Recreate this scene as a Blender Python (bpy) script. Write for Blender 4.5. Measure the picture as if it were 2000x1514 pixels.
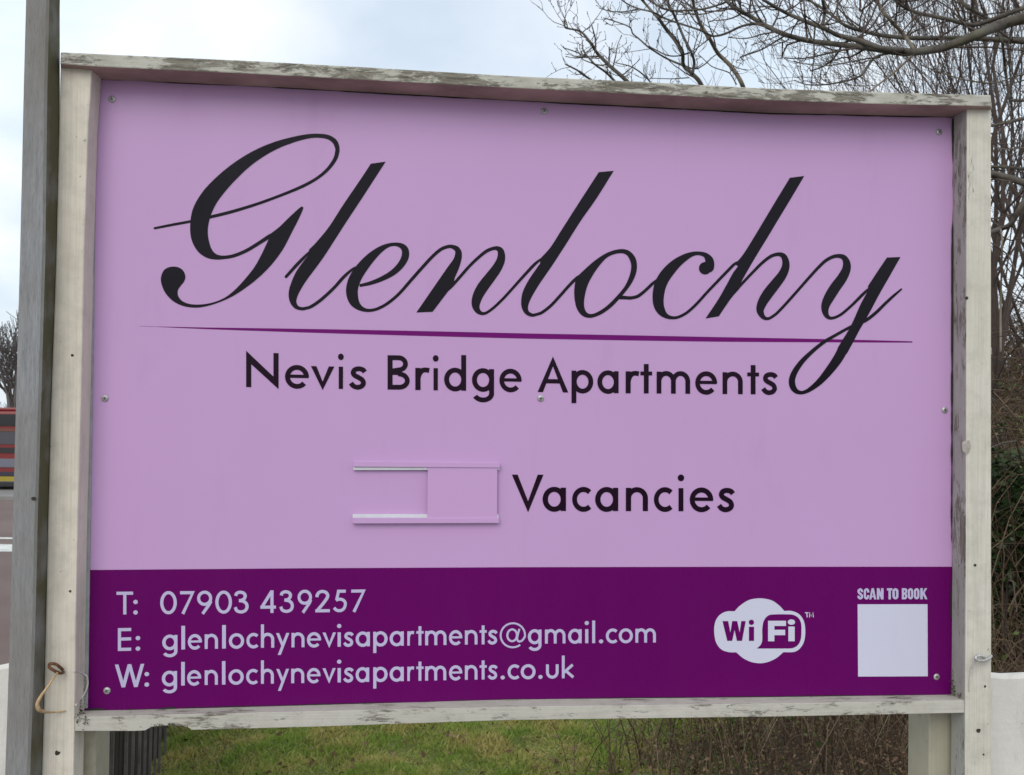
import bpy, math, random
import numpy as np
from mathutils import Vector, Matrix
from mathutils.geometry import tessellate_polygon
R = math.radians
random.seed(7); rng = np.random.default_rng(7)
scene = bpy.context.scene
for o in list(bpy.data.objects): bpy.data.objects.remove(o)

# ------------------------------------------------------------------ camera
F, CX, CY = 1900.0, 1000.0, 757.0
EYE = Vector((0, 0, 1.55))
pitch, roll = R(2.2), R(0.57)
fwd = Vector((0, math.cos(pitch), math.sin(pitch)))
up0 = Vector((0, -math.sin(pitch), math.cos(pitch)))
right = math.cos(roll) * Vector((1, 0, 0)) + math.sin(roll) * up0
upv = -math.sin(roll) * Vector((1, 0, 0)) + math.cos(roll) * up0
cam_data = bpy.data.cameras.new('camera')
cam = bpy.data.objects.new('camera', cam_data)
scene.collection.objects.link(cam)
M = Matrix((right, upv, -fwd)).transposed().to_4x4()
M.translation = EYE
cam.matrix_world = M
cam_data.sensor_width = 36.0
cam_data.lens = F / 2000.0 * 36.0
cam_data.clip_start = 0.05
cam_data.clip_end = 4000
cam_data.dof.use_dof = True
cam_data.dof.focus_distance = 1.72
cam_data.dof.aperture_fstop = 19.0
scene.camera = cam

# ------------------------------------------------------------------ sky and light
SUN_EL, SUN_AZ = R(36), R(194)          # bright cloud behind and to the left of the viewer
world = bpy.data.worlds.new('World'); scene.world = world; world.use_nodes = True
wn = world.node_tree.nodes; wl = world.node_tree.links; wn.clear()
wout = wn.new('ShaderNodeOutputWorld'); wbg = wn.new('ShaderNodeBackground')
sky = wn.new('ShaderNodeTexSky'); sky.sky_type = 'NISHITA'; sky.sun_disc = False
sky.sun_elevation = SUN_EL; sky.sun_rotation = SUN_AZ; sky.air_density = 1.0; sky.dust_density = 2.0
tc = wn.new('ShaderNodeTexCoord'); sep = wn.new('ShaderNodeSeparateXYZ')
wl.new(tc.outputs['Generated'], sep.inputs[0])
def wmath(op, a, b=None):
    n = wn.new('ShaderNodeMath'); n.operation = op
    for i, v in enumerate((a, b)):
        if v is None: continue
        if isinstance(v, (int, float)): n.inputs[i].default_value = v
        else: wl.new(v, n.inputs[i])
    return n.outputs[0]
zz = wmath('ADD', wmath('MAXIMUM', sep.outputs[2], 0.0), 0.32)
comb = wn.new('ShaderNodeCombineXYZ')
wl.new(wmath('DIVIDE', sep.outputs[0], zz), comb.inputs[0]); wl.new(wmath('DIVIDE', sep.outputs[1], zz), comb.inputs[1])
wnz = wn.new('ShaderNodeTexNoise'); wnz.inputs['Scale'].default_value = 1.35; wnz.inputs['Detail'].default_value = 6
wnz.inputs['Roughness'].default_value = 0.5; wnz.inputs['Distortion'].default_value = 0.4
wmap = wn.new('ShaderNodeMapping'); wmap.inputs['Location'].default_value = (3.1, 0.4, 0)
wl.new(comb.outputs[0], wmap.inputs[0]); wl.new(wmap.outputs[0], wnz.inputs['Vector'])
ramp = wn.new('ShaderNodeValToRGB')
ramp.color_ramp.elements[0].position = 0.36; ramp.color_ramp.elements[0].color = (0.72, 0.72, 0.72, 1)
ramp.color_ramp.elements[1].position = 0.60; ramp.color_ramp.elements[1].color = (1, 1, 1, 1)
wl.new(wnz.outputs[0], ramp.inputs[0])
nz2 = wn.new('ShaderNodeTexNoise'); nz2.inputs['Scale'].default_value = 2.6; nz2.inputs['Detail'].default_value = 5
wl.new(wmap.outputs[0], nz2.inputs['Vector'])
cl = wn.new('ShaderNodeMix'); cl.data_type = 'RGBA'
cl.inputs[6].default_value = (7.0, 8.0, 9.0, 1); cl.inputs[7].default_value = (9.4, 9.8, 10.3, 1)
r2 = wn.new('ShaderNodeMapRange'); r2.inputs[1].default_value = 0.40; r2.inputs[2].default_value = 0.66
wl.new(nz2.outputs[0], r2.inputs[0]); wl.new(r2.outputs[0], cl.inputs[0])
mx = wn.new('ShaderNodeMix'); mx.data_type = 'RGBA'
wl.new(ramp.outputs[0], mx.inputs[0]); wl.new(sky.outputs[0], mx.inputs[6]); wl.new(cl.outputs[2], mx.inputs[7])
wl.new(mx.outputs[2], wbg.inputs[0]); wbg.inputs[1].default_value = 0.1
wl.new(wbg.outputs[0], wout.inputs[0])
sl = bpy.data.lights.new('sun', 'SUN'); sl.energy = 1.05; sl.angle = R(40); sl.color = (1, 0.96, 0.9)
sun = bpy.data.objects.new('sun', sl); scene.collection.objects.link(sun)
sdir = Vector((math.sin(SUN_AZ) * math.cos(SUN_EL), math.cos(SUN_AZ) * math.cos(SUN_EL), math.sin(SUN_EL)))
sun.rotation_euler = sdir.to_track_quat('Z', 'Y').to_euler()
sun.location = (-3, -4, 8)
scene.view_settings.view_transform = 'Standard'; scene.view_settings.look = 'None'
scene.view_settings.exposure = 0.27; scene.view_settings.gamma = 1.0
scene.view_settings.use_curve_mapping = False
scene.render.engine = 'CYCLES'

# ------------------------------------------------------------------ helpers
def link(o, parent=None):
    scene.collection.objects.link(o)
    if parent is not None: o.parent = parent
    return o
def tag(o, label=None, cat=None, group=None, kind=None):
    if label: o['label'] = label
    if cat: o['category'] = cat
    if group: o['group'] = group
    if kind: o['kind'] = kind
    return o
def empty(name, loc=(0, 0, 0)):
    o = bpy.data.objects.new(name, None); o.location = loc; o.empty_display_size = 0.1
    return link(o)
def mesh(name, V, Fc, mat, parent=None, smooth=False, mats=None, idx=None):
    me = bpy.data.meshes.new(name)
    me.from_pydata([tuple(v) for v in V], [], Fc)
    for m in (mats or [mat]): me.materials.append(m)
    if idx is not None: me.polygons.foreach_set('material_index', idx)
    if smooth: me.polygons.foreach_set('use_smooth', [True] * len(me.polygons))
    me.update()
    return link(bpy.data.objects.new(name, me), parent)
def np_mesh(name, V, Fc, mat, parent=None, smooth=False):
    """V (n,3) array, Fc (m,k) array: all faces with the same number of corners"""
    V = np.asarray(V, dtype=np.float32); Fc = np.asarray(Fc, dtype=np.int32); k = Fc.shape[1]
    me = bpy.data.meshes.new(name)
    me.vertices.add(len(V)); me.vertices.foreach_set('co', V.ravel())
    me.loops.add(Fc.size); me.loops.foreach_set('vertex_index', Fc.ravel())
    me.polygons.add(len(Fc)); me.polygons.foreach_set('loop_start', np.arange(len(Fc), dtype=np.int32) * k)
    me.polygons.foreach_set('loop_total', np.full(len(Fc), k, dtype=np.int32))
    if smooth: me.polygons.foreach_set('use_smooth', np.ones(len(Fc), dtype=bool))
    me.materials.append(mat); me.update(calc_edges=True); me.validate()
    return link(bpy.data.objects.new(name, me), parent)
def bevel(o, w=0.003, seg=2):
    m = o.modifiers.new('bevel', 'BEVEL'); m.width = w; m.segments = seg; m.limit_method = 'ANGLE'; m.angle_limit = R(40)
    return o
def box_vf(x0, x1, y0, y1, z0, z1):
    V = [(x0, y0, z0), (x1, y0, z0), (x1, y1, z0), (x0, y1, z0), (x0, y0, z1), (x1, y0, z1), (x1, y1, z1), (x0, y1, z1)]
    return V, [(0, 3, 2, 1), (4, 5, 6, 7), (0, 1, 5, 4), (1, 2, 6, 5), (2, 3, 7, 6), (3, 0, 4, 7)]
def box(name, b, mat, parent=None, bv=None):
    V, Fc = box_vf(*b); o = mesh(name, V, Fc, mat, parent)
    if bv: bevel(o, bv)
    return o
def interp(pts, t):
    """linear interpolation of y by x through a table"""
    xs = [p[0] for p in pts]; ys = [p[1] for p in pts]
    return float(np.interp(t, xs, ys))
def catmull(P, closed=False, n=8):
    """P: list of tuples; a tuple ending in 'c' is a sharp corner"""
    C = [(isinstance(p[-1], str)) for p in P]
    Q = [np.array([float(a) for a in p if not isinstance(a, str)]) for p in P]
    m = len(Q); out = []
    last = m if closed else m - 1
    for i in range(last):
        a, b = Q[i], Q[(i + 1) % m]
        p0 = Q[i - 1] if (closed or i > 0) else a
        p3 = Q[(i + 2) % m] if (closed or i + 2 < m) else b
        if C[i]: p0 = a - (b - a) * 0.0 if True else p0
        if C[i]: p0 = a - (b - a)
        if C[(i + 1) % m]: p3 = b + (b - a)
        t0 = (b - p0) / 2; t1 = (p3 - a) / 2
        L = np.linalg.norm(b[:2] - a[:2])
        for tt, nb in ((t0, p0), (t1, p3)):
            pass
        l0 = np.linalg.norm(t0[:2]); l1 = np.linalg.norm(t1[:2])
        if l0 > 1e-9: t0 = t0 * min(1.0, L / l0) if l0 > L else t0
        if l1 > 1e-9: t1 = t1 * min(1.0, L / l1) if l1 > L else t1
        for k in range(n):
            t = k / n
            out.append((2*t**3 - 3*t**2 + 1) * a + (t**3 - 2*t**2 + t) * t0 + (-2*t**3 + 3*t**2) * b + (t**3 - t**2) * t1)
    if not closed: out.append(Q[-1])
    return out

# ------------------------------------------------------------------ materials
def newmat(name):
    m = bpy.data.materials.new(name); m.use_nodes = True
    nt = m.node_tree; return m, nt.nodes, nt.links, nt.nodes['Principled BSDF']
class N:
    """tiny node graph writer"""
    def __init__(s, name):
        s.m, s.n, s.l, s.b = newmat(name); s.tc = s.n.new('ShaderNodeTexCoord')
    def vec(s, scale=(1, 1, 1), loc=(0, 0, 0), rot=(0, 0, 0), src='Object'):
        mp = s.n.new('ShaderNodeMapping'); mp.inputs['Scale'].default_value = scale
        mp.inputs['Location'].default_value = loc; mp.inputs['Rotation'].default_value = rot
        s.l.new(s.tc.outputs[src], mp.inputs[0]); return mp.outputs[0]
    def noise(s, vec, scale, detail=4, rough=0.55, dist=0.0):
        t = s.n.new('ShaderNodeTexNoise'); s.l.new(vec, t.inputs['Vector'])
        t.inputs['Scale'].default_value = scale; t.inputs['Detail'].default_value = detail
        t.inputs['Roughness'].default_value = rough; t.inputs['Distortion'].default_value = dist
        return t.outputs[0]
    def rng(s, v, a, b, c=0.0, d=1.0):
        t = s.n.new('ShaderNodeMapRange'); s.l.new(v, t.inputs[0])
        for i, q in enumerate((a, b, c, d)): t.inputs[i + 1].default_value = q
        return t.outputs[0]
    def mix(s, f, a, b):
        t = s.n.new('ShaderNodeMix'); t.data_type = 'RGBA'
        for i, v in ((0, f), (6, a), (7, b)):
            if isinstance(v, (int, float)): t.inputs[i].default_value = v
            elif isinstance(v, tuple): t.inputs[i].default_value = v + (1,)
            else: s.l.new(v, t.inputs[i])
        return t.outputs[2]
    def math(s, op, a, b=0.0):
        t = s.n.new('ShaderNodeMath'); t.operation = op
        for i, v in enumerate((a, b)):
            if isinstance(v, (int, float)): t.inputs[i].default_value = v
            else: s.l.new(v, t.inputs[i])
        return t.outputs[0]
    def col(s, c): 
        if isinstance(c, tuple): s.b.inputs['Base Color'].default_value = c + (1,)
        else: s.l.new(c, s.b.inputs['Base Color'])
    def rough(s, v):
        if isinstance(v, (int, float)): s.b.inputs['Roughness'].default_value = v
        else: s.l.new(v, s.b.inputs['Roughness'])
    def bump(s, h, strength=0.3, dist=0.002):
        t = s.n.new('ShaderNodeBump'); t.inputs['Strength'].default_value = strength; t.inputs['Distance'].default_value = dist
        s.l.new(h, t.inputs['Height']); s.l.new(t.outputs[0], s.b.inputs['Normal'])
def plain(name, c, rough=0.5, var=0.12, scale=8.0, metal=0.0, spec=0.5, bump=0.0, bs=60):
    g = N(name); v = g.vec(); f = g.noise(v, scale, 5)
    g.col(g.mix(g.rng(f, 0.3, 0.7), tuple(a * (1 - var) for a in c), tuple(min(1, a * (1 + var)) for a in c)))
    g.rough(rough); g.b.inputs['Metallic'].default_value = metal
    g.b.inputs['Specular IOR Level'].default_value = spec
    if bump: g.bump(g.noise(v, bs, 4), bump)
    return g.m

def film(name, c, rough=0.32, spec=0.45, var=0.03):
    g = N(name); v = g.vec()
    big = g.noise(v, 1.7, 3); fine = g.noise(v, 900, 2, 0.7); dirt = g.noise(g.vec((1.0, 1.0, 0.25)), 14, 6, 0.65)
    a = g.mix(g.rng(big, 0.3, 0.7), tuple(x * (1 - var) for x in c), tuple(x * (1 + var) for x in c))
    b = g.mix(g.math('MULTIPLY', g.rng(fine, 0.35, 0.65), 0.10), a, tuple(x * 0.62 for x in c))
    d = g.mix(g.math('MULTIPLY', g.rng(dirt, 0.58, 0.8), 0.22), b, tuple(x * 0.7 + 0.008 for x in c))
    g.col(d); g.rough(g.rng(dirt, 0.3, 0.7, rough - 0.04, rough + 0.12))
    g.b.inputs['Specular IOR Level'].default_value = spec
    g.bump(g.noise(v, 3.0, 2), 0.12, 0.004)
    return g.m
M_LILAC = film('lilac_film', (0.535, 0.325, 0.575), 0.36, 0.3)
M_PURPLE = film('purple_film', (0.118, 0.0010, 0.105), 0.25, 0.12, 0.05)
M_BLACK = film('black_film', (0.006, 0.004, 0.008), 0.14, 0.17)
M_BLACK2 = film('dark_plum_film', (0.012, 0.003, 0.012), 0.2, 0.15)
M_WHITE = film('white_film', (0.60, 0.60, 0.72), 0.35, 0.4)
M_PALE = film('pale_lilac_film', (0.50, 0.46, 0.66), 0.35, 0.4)
M_LINE = film('magenta_purple_film', (0.15, 0.002, 0.14), 0.3, 0.15)

def paint(name, axis='z', wear=0.55, base=(0.50, 0.47, 0.40), algae=0.5):
    """old cream-white paint on timber: grain along the axis, flaked patches to grey wood, algae and grime"""
    g = N(name)
    st = {'x': (0.9, 9, 9), 'z': (9, 9, 0.9)}[axis]
    v = g.vec(); vg = g.vec(st)
    grain = g.noise(vg, 16, 6, 0.65, 0.3); big = g.noise(v, 3.1, 5, 0.6); med = g.noise(v, 26, 6, 0.7)
    chips = g.noise(g.vec({'x': (1.0, 4.2, 4.2), 'z': (4.2, 4.2, 1.0)}[axis]), 17, 11, 0.80, 0.35)
    brush = g.noise(g.vec({'x': (.5, 26, 26), 'z': (26, 26, .5)}[axis]), 14, 4, .6)
    c0 = g.mix(g.rng(big, 0.3, 0.7), base, tuple(a * k for a, k in zip(base, (0.86, 0.87, 0.84))))
    c0 = g.mix(g.math('MULTIPLY', g.rng(brush, .42, .72), .26), c0, (.24, .235, .21))
    c1 = g.mix(g.math('MULTIPLY', g.rng(med, 0.45, 0.75), 0.34), c0, (0.26, 0.24, 0.19))
    wood = g.mix(g.rng(grain, 0.35, 0.65), (0.085, 0.075, 0.055), (0.26, 0.235, 0.19))
    loc = g.rng(g.noise(v, 5.5, 3), 0.42, 0.66)
    msk = g.rng(g.math('ADD', chips, g.math('MULTIPLY', loc, 0.11)), 1.0 - wear + 0.13, 1.0 - wear + 0.19)
    c2 = g.mix(msk, c1, wood)
    alg = g.rng(g.noise(v, 9, 7, 0.7), 0.56, 0.75)
    c3 = g.mix(g.math('MULTIPLY', alg, algae * 0.5), c2, (0.10, 0.10, 0.045))
    spots = g.rng(g.noise(v, 75, 3, 0.6), 0.71, 0.76)
    g.col(g.mix(g.math('MULTIPLY', spots, 0.7), c3, (0.05, 0.04, 0.03)))
    g.rough(0.62); g.b.inputs['Specular IOR Level'].default_value = 0.3
    h = g.math('ADD', g.math('MULTIPLY', grain, 0.5), g.math('MULTIPLY', msk, -0.5))
    g.bump(h, 0.55, 0.0016)
    return g.m
M_PAINT_X = paint('old_cream_paint_rail', 'x', 0.60, (0.54, 0.52, 0.455), 0.7)
M_UNDER = plain('brown_underside_bounce', (0.34, 0.235, 0.205), 0.8, 0.35, 9, spec=.2)  # brown underside, with pinkish bounce off the lilac panel put into its colour
M_PAINT_XB = paint('old_cream_paint_sill', 'x', 0.535, (0.56, 0.53, 0.47), 0.45)
M_PAINT_Z = paint('old_cream_paint_post', 'z', 0.40, (0.76, 0.685, 0.585), 0.3)
M_PAINT_ZR = paint('old_cream_paint_post_right', 'z', 0.44, (0.66, 0.62, 0.535), 0.5)
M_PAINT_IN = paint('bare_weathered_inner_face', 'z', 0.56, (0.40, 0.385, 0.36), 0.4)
M_PAINT_Q = paint('grubby_cream_paint', 'z', 0.45, (0.42, 0.39, 0.30), 0.9)

def post_mat():
    g = N('weathered_grey_timber'); v = g.vec(); vg = g.vec((9, 9, 0.7))
    gr = g.noise(vg, 22, 7, 0.7); b = g.noise(v, 4, 4); f = g.noise(vg, 90, 3, 0.6)
    c = g.mix(g.rng(gr, 0.3, 0.7), (0.20, 0.202, 0.208), (0.32, 0.32, 0.328))
    c = g.mix(g.rng(b, 0.35, 0.7), c, (0.20, 0.185, 0.165))
    c = g.mix(g.math('MULTIPLY', g.rng(f, 0.5, 0.75), 0.45), c, (0.075, 0.075, 0.075))
    # algae on the damp inner side (local +x)
    sp = g.n.new('ShaderNodeSeparateXYZ'); g.l.new(g.tc.outputs['Normal'], sp.inputs[0])
    al = g.math('MULTIPLY', g.rng(sp.outputs[0], 0.3, 0.8), g.rng(g.noise(v, 12, 5), 0.2, 0.55))
    c = g.mix(al, c, (0.085, 0.078, 0.040))
    g.col(c); g.rough(0.75); g.b.inputs['Specular IOR Level'].default_value = 0.25
    g.bump(gr, 0.5, 0.002); return g.m
M_GREY = post_mat()
M_STEEL = plain('zinc_steel', (0.46, 0.45, 0.44), 0.42, 0.25, 300, 0.5)
M_RECESS = plain('dark_recess', (0.03, 0.03, 0.03), 0.7)
M_RUST = plain('rusty_steel', (0.16, 0.07, 0.035), 0.75, 0.5, 200, 0.3, bump=0.4, bs=900)
M_TWINE = plain('tan_twine', (0.50, 0.34, 0.18), 0.8, 0.2, 200)
M_STRING = plain('white_string', (0.55, 0.53, 0.50), 0.8, 0.15, 100)
M_SEAL = plain('grey_sealant', (0.30, 0.30, 0.31), 0.6, 0.2, 40, bump=0.4, bs=150)
M_FOAM = plain('white_plastic_edge', (0.62, 0.63, 0.66), 0.5, 0.06, 60)
M_HOLE = plain('dark_hole', (0.035, 0.028, 0.02), 0.9)
M_MOSS = plain('moss', (0.07, 0.075, 0.03), 0.9, 0.4, 400, bump=0.8, bs=900)

# ------------------------------------------------------------------ the sign board frame of reference
BR = Matrix.Rotation(R(5.687), 3, 'Z') @ Matrix.Rotation(R(1.535), 3, 'X') @ Matrix.Rotation(R(-0.0754), 3, 'Y')
BT = Vector((0.0515, 1.7082, 0.0452)) + EYE
CL = BR.transposed() @ (EYE - BT)              # viewer in board coordinates
def ray(x, y):
    return fwd * F + right * (x - CX) - upv * (y - CY)
def bp(x, y, d=0.0):
    """the measured point (x, y) on a plane d metres in front of the panel, in board coordinates"""
    r = BR.transposed() @ ray(x, y)
    t = (-d - CL.y) / r.y
    return Vector((CL.x + r.x * t, -d, CL.z + r.z * t))
def wp(x, y, Y):
    """a measured point at distance Y, in world coordinates"""
    r = ray(x, y); return EYE + r * (Y / r.y)
sign = empty('sign_board')
sign.matrix_world = Matrix.Translation(BT) @ BR.to_4x4()
tag(sign, 'lilac and purple apartments sign board in a flaking white timber frame', 'sign')

def loft(name, rails, mat, parent, bv=0.0025, closed_ends=True):
    n = len(rails[0]); k = len(rails); V = []
    for i in range(n):
        for r in rails: V.append(r[i])
    Fc = []
    for i in range(n - 1):
        for j in range(k):
            a = i * k + j; b = i * k + (j + 1) % k
            Fc.append((a, b, b + k, a + k))
    Fc.append(tuple(range(k))[::-1]); Fc.append(tuple((n - 1) * k + j for j in range(k)))
    o = mesh(name, V, Fc, mat, parent)
    import bmesh
    bm = bmesh.new(); bm.from_mesh(o.data); bmesh.ops.recalc_face_normals(bm, faces=bm.faces); bm.to_mesh(o.data); bm.free()
    if bv: bevel(o, bv)
    return o

# panel
top_edge = [(180, 154), (500, 168), (1000, 196), (1500, 221), (1868, 229)]
bot_edge = [(165, 1389), (500, 1381), (1000, 1366), (1500, 1362), (1866, 1357)]
xl, xr = bp(165, 760)[0] - 0.004, bp(1866, 760)[0] + 0.006
zt, zb = bp(1000, 196)[2] + 0.004, bp(1000, 1380)[2] - 0.012
_v, _f = box_vf(xl, xr, 0, 0.004, zb, zt)
for _i, _px in ((4, 165), (7, 165), (5, 1866), (6, 1866)):
    _v[_i] = (_v[_i][0], _v[_i][1], bp(_px, 149 if _px < 500 else 217)[2])
panel = mesh('sign_panel', _v, _f, M_LILAC, sign)
panel['label'] = 'smooth lilac sign panel with a dark purple band along its foot'
# purple band
bt = [(168, 1113.5), (600, 1110), (1000, 1108), (1500, 1107), (1866, 1107)]
V = []; Fc = []
for i in range(13):
    x = 165 + (1866 - 165) * i / 12
    p = bp(x, interp(bt, x), 0.0004); V += [p, (p[0], -0.0004, zb)]
    if i: Fc.append((2 * i - 2, 2 * i - 1, 2 * i + 1, 2 * i))
mesh('purple_band', V, Fc, M_PURPLE, panel)

# ------------------------------------------------------------------ flat lettering
class Flat:
    """collects flat cut-vinyl shapes; every stroke lies 0.03 mm above the one before it"""
    def __init__(s, d0): s.V = []; s.F = []; s.I = []; s.d0 = d0; s.k = 0; s.m = 0
    def d(s): return s.d0 + 0.00003 * (s.k % 8)
    def quads(s, L, Rr, closed=False):
        b = len(s.V); n = len(L)
        for a, c in zip(L, Rr): s.V += [bp(a[0], a[1], s.d()), bp(c[0], c[1], s.d())]
        for i in range(n if closed else n - 1):
            j = (i + 1) % n
            s.F.append((b + 2 * i, b + 2 * i + 1, b + 2 * j + 1, b + 2 * j)); s.I.append(s.m)
        s.k += 1
    def poly(s, P):
        b = len(s.V)
        s.V += [bp(p[0], p[1], s.d()) for p in P]
        for t in tessellate_polygon([[Vector((p[0], p[1], 0)) for p in P]]):
            s.F.append((b + t[0], b + t[1], b + t[2])); s.I.append(s.m)
        s.k += 1
    def ribbon(s, P, T, closed=False, caps=(0, 0), aspect=False):
        """P: (x, y, w) centre line in source units, T maps source units to measured points"""
        P = [np.array(p, float) for p in P]
        if closed and np.linalg.norm(P[0][:2] - P[-1][:2]) < 1e-9: P = P[:-1]
        n = len(P); L = []; Rr = []
        for i in range(n):
            a = P[(i - 1) % n] if (closed or i > 0) else P[i]; c = P[(i + 1) % n] if (closed or i < n - 1) else P[i]
            t = (c - a)[:2]; t = t / (np.linalg.norm(t) + 1e-12); nn = np.array([-t[1], t[0]])
            w = P[i][2] / 2
            L.append(T(*(P[i][:2] + nn * w))); Rr.append(T(*(P[i][:2] - nn * w)))
        s.quads(L, Rr, closed)
        for e, on in ((0, caps[0]), (-1, caps[1])):
            if on: s.disc(P[e][0], P[e][1], P[e][2] / 2, T)
    def disc(s, x, y, r, T, n=20):
        s.poly([T(x + r * math.cos(2 * math.pi * i / n), y + r * math.sin(2 * math.pi * i / n)) for i in range(n)])
    def build(s, name, mat, parent, label=None, mats=None):
        o = mesh(name, s.V, s.F, mat, parent, mats=mats, idx=s.I)
        import bmesh
        bm = bmesh.new(); bm.from_mesh(o.data)
        for f in bm.faces:
            if f.normal.y > 0: f.normal_flip()
        bm.to_mesh(o.data); bm.free()
        if label: o['label'] = label
        return o

# -- the large script word, measured letter by letter (zoom origin and scale per group)
def Z(ox, oy, s): return lambda x, y: (ox + x / s, oy + y / s)
ZA, ZB, ZC, ZD, ZE = Z(280, 240, 3.984), Z(550, 300, 4.73), Z(900, 300, 4.4525), Z(1250, 330, 4.73), Z(1400, 460, 4.4525)
sc = Flat(0.0006)
def SP(P, T, n=7): sc.poly([T(*q[:2]) for q in catmull(P, True, n)])
def SR(P, T, caps=(0, 0), n=7): sc.ribbon(catmull(P, False, n), T, caps=caps)
c = 'c'
SR([(88,820,17),(230,792,20),(360,768,20),(540,728,24),(700,688,24),(900,626,22),(1100,552,22),(1250,488,24),(1360,425,23),(1440,355,26),(1495,275,31),(1512,205,34)], ZA, (1, 0))
SR([(1512,207,34),(1492,150,38),(1440,112,34),(1360,100,31),(1280,105,34),(1180,127,42),(1050,168,56),(920,228,74),(800,303,92),(690,392,112),(590,490,128),(510,588,140),(455,695,148),(434,800,140),(438,890,132),(466,965,112),(508,1015,78),(560,1042,44),(620,1047,28),(700,1035,26),(800,995,26),(900,935,27),(985,880,29),(1050,840,8)], ZA)
SP([(1228,652),(1245,662),(1205,755),(1150,862),(1090,977),(1010,1088),(920,1183),(820,1266),(700,1346),(580,1400),(480,1429),(400,1438),(310,1425),(230,1386),(170,1322),(140,1250),(138,1195),(162,1145),(205,1122),(260,1121),(305,1145),(326,1190),(318,1232),(290,1268),(268,1305),(272,1350),(308,1390),(370,1411),(450,1413),(540,1398),(630,1362),(705,1306),(785,1222),(862,1125),(920,1022),(978,898,c),(1000,855,c),(1060,808),(1140,730)], ZA)
SP([(1770,318,c),(1885,302,c),(1700,588),(1560,800),(1400,1048),(1265,1232),(1208,1328),(1190,1388),(1206,1425),(1245,1436,c),(1256,1436,c),(1256,1458,c),(1230,1459),(1180,1445),(1143,1400),(1130,1335),(1142,1268),(1185,1165),(1238,1088),(1280,1035,c),(1290,985,c),(1340,935),(1440,815),(1560,630),(1700,425)], ZA)
SR([(1240,1447,23),(1300,1432,24),(1380,1378,25),(1480,1287,24),(1560,1198,24),(1625,1140,18),(1660,1115,4)], ZA)
SR([(1110,1197,22),(1200,1098,25),(1280,1018,20),(1330,975,4)], ZA, (1, 0))
SR([(720,1220,26),(820,1197,34),(930,1155,44),(1030,1098,54),(1100,1030,62),(1140,958,68),(1142,893,64),(1108,853,48),(1050,838,32),(985,848,36),(915,884,56),(840,945,80),(770,1020,98),(710,1100,108),(668,1180,112),(650,1260,110),(657,1330,102),(680,1383,82),(720,1422,54),(770,1445,34),(830,1448,28),(900,1428,28),(980,1383,28),(1080,1300,28),(1200,1165,30),(1300,1052,30),(1400,945,30),(1480,880,31),(1560,857,32),(1615,878,46)], ZB)
SP([(1575,872,c),(1604,905),(1590,970),(1532,1052),(1440,1185),(1245,1468,c),(1395,1462,c),(1590,1205,c),(1600,1150),(1638,1060),(1663,970),(1662,905),(1635,862,c),(1600,846,c)], ZB)
SR([(-112,1196,5),(-75,1150,24),(0,1064,26),(80,974,26),(160,898,27),(230,845,29),(300,822,32),(340,838,50),(353,880,64),(345,935,74),(310,1002,84),(252,1080,92),(190,1162,96),(147,1240,88),(130,1310,72),(143,1360,50),(175,1388,32),(215,1388,24),(280,1345,24),(370,1260,24),(470,1150,24),(560,1050,26),(640,965,26),(700,915,16),(740,890,4)], ZC)
SP([(1200,162,c),(1330,150,c),(1180,390),(1040,590),(920,780),(800,965),(680,1140),(610,1260),(585,1330),(592,1372),(625,1392,c),(650,1392,c),(650,1416,c),(615,1419),(568,1400),(533,1350),(525,1280),(540,1200),(590,1100),(645,1018),(690,955,c),(690,915,c),(780,815),(860,690),(1000,470),(1120,285)], ZC)
SR([(635,1404,24),(700,1385,26),(780,1325,26),(860,1240,26),(940,1150,26),(1005,1085,26),(1060,1040,8)], ZC)
_o = [(1400,830,1390,866),(1470,850,1440,880),(1520,910,1472,930),(1532,985,1482,990),(1518,1060,1465,1070),(1475,1145,1425,1155),(1400,1240,1360,1235),(1310,1335,1275,1320),(1220,1398,1195,1375),(1130,1428,1130,1396),(1060,1412,1090,1375),(1010,1350,1072,1320),(988,1250,1078,1240),(990,1150,1105,1140),(1010,1078,1150,1055),(1080,1005,1205,975),(1180,920,1265,910),(1290,855,1325,878)]
_s = catmull(_o, True, 6)
sc.quads([ZC(q[0], q[1]) for q in _s], [ZC(q[2], q[3]) for q in _s], True)
SR([(1380,1250,34),(1430,1253,30),(1480,1255,28),(1540,1240,28),(1600,1195,26),(1660,1138,26),(1710,1095,16),(1740,1075,5)], ZC)
SR([(625,945,60),(634,918,92),(642,880,90),(638,838,74),(605,797,46),(550,780,34),(490,785,40),(420,815,62),(340,870,86),(270,940,104),(212,1020,110),(180,1100,110),(168,1190,104),(174,1260,94),(200,1318,74),(240,1357,46),(290,1374,30),(350,1370,26),(430,1330,26),(520,1250,26),(620,1140,26),(720,1035,26),(810,942,27),(870,882,26),(920,850,12),(950,830,4)], ZD)
sc.disc(602, 918, 58, ZD)
SP([(1385,82,c),(1518,65,c),(1400,265),(1300,430),(1180,630),(1070,810),(960,1000),(912,1090,c),(918,1108,c),(850,1185),(790,1270),(728,1362,c),(605,1382,c),(720,1210),(800,1070),(860,960),(905,900,c),(880,880,c),(960,780),(1060,620),(1150,470),(1270,270)], ZD)
SR([(850,1165,5),(880,1130,22),(950,1052,26),(1040,957,26),(1130,867,28),(1210,807,30),(1278,788,34),(1325,805,50),(1347,860,64),(1342,920,74),(1310,987,84),(1250,1065,94),(1182,1152,98),(1132,1232,88),(1110,1300,70),(1125,1350,50),(1155,1379,34),(1195,1380,26),(1260,1337,26),(1350,1244,26),(1450,1132,26),(1550,1018,27),(1650,908,28),(1712,850,28)], ZD)
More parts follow.
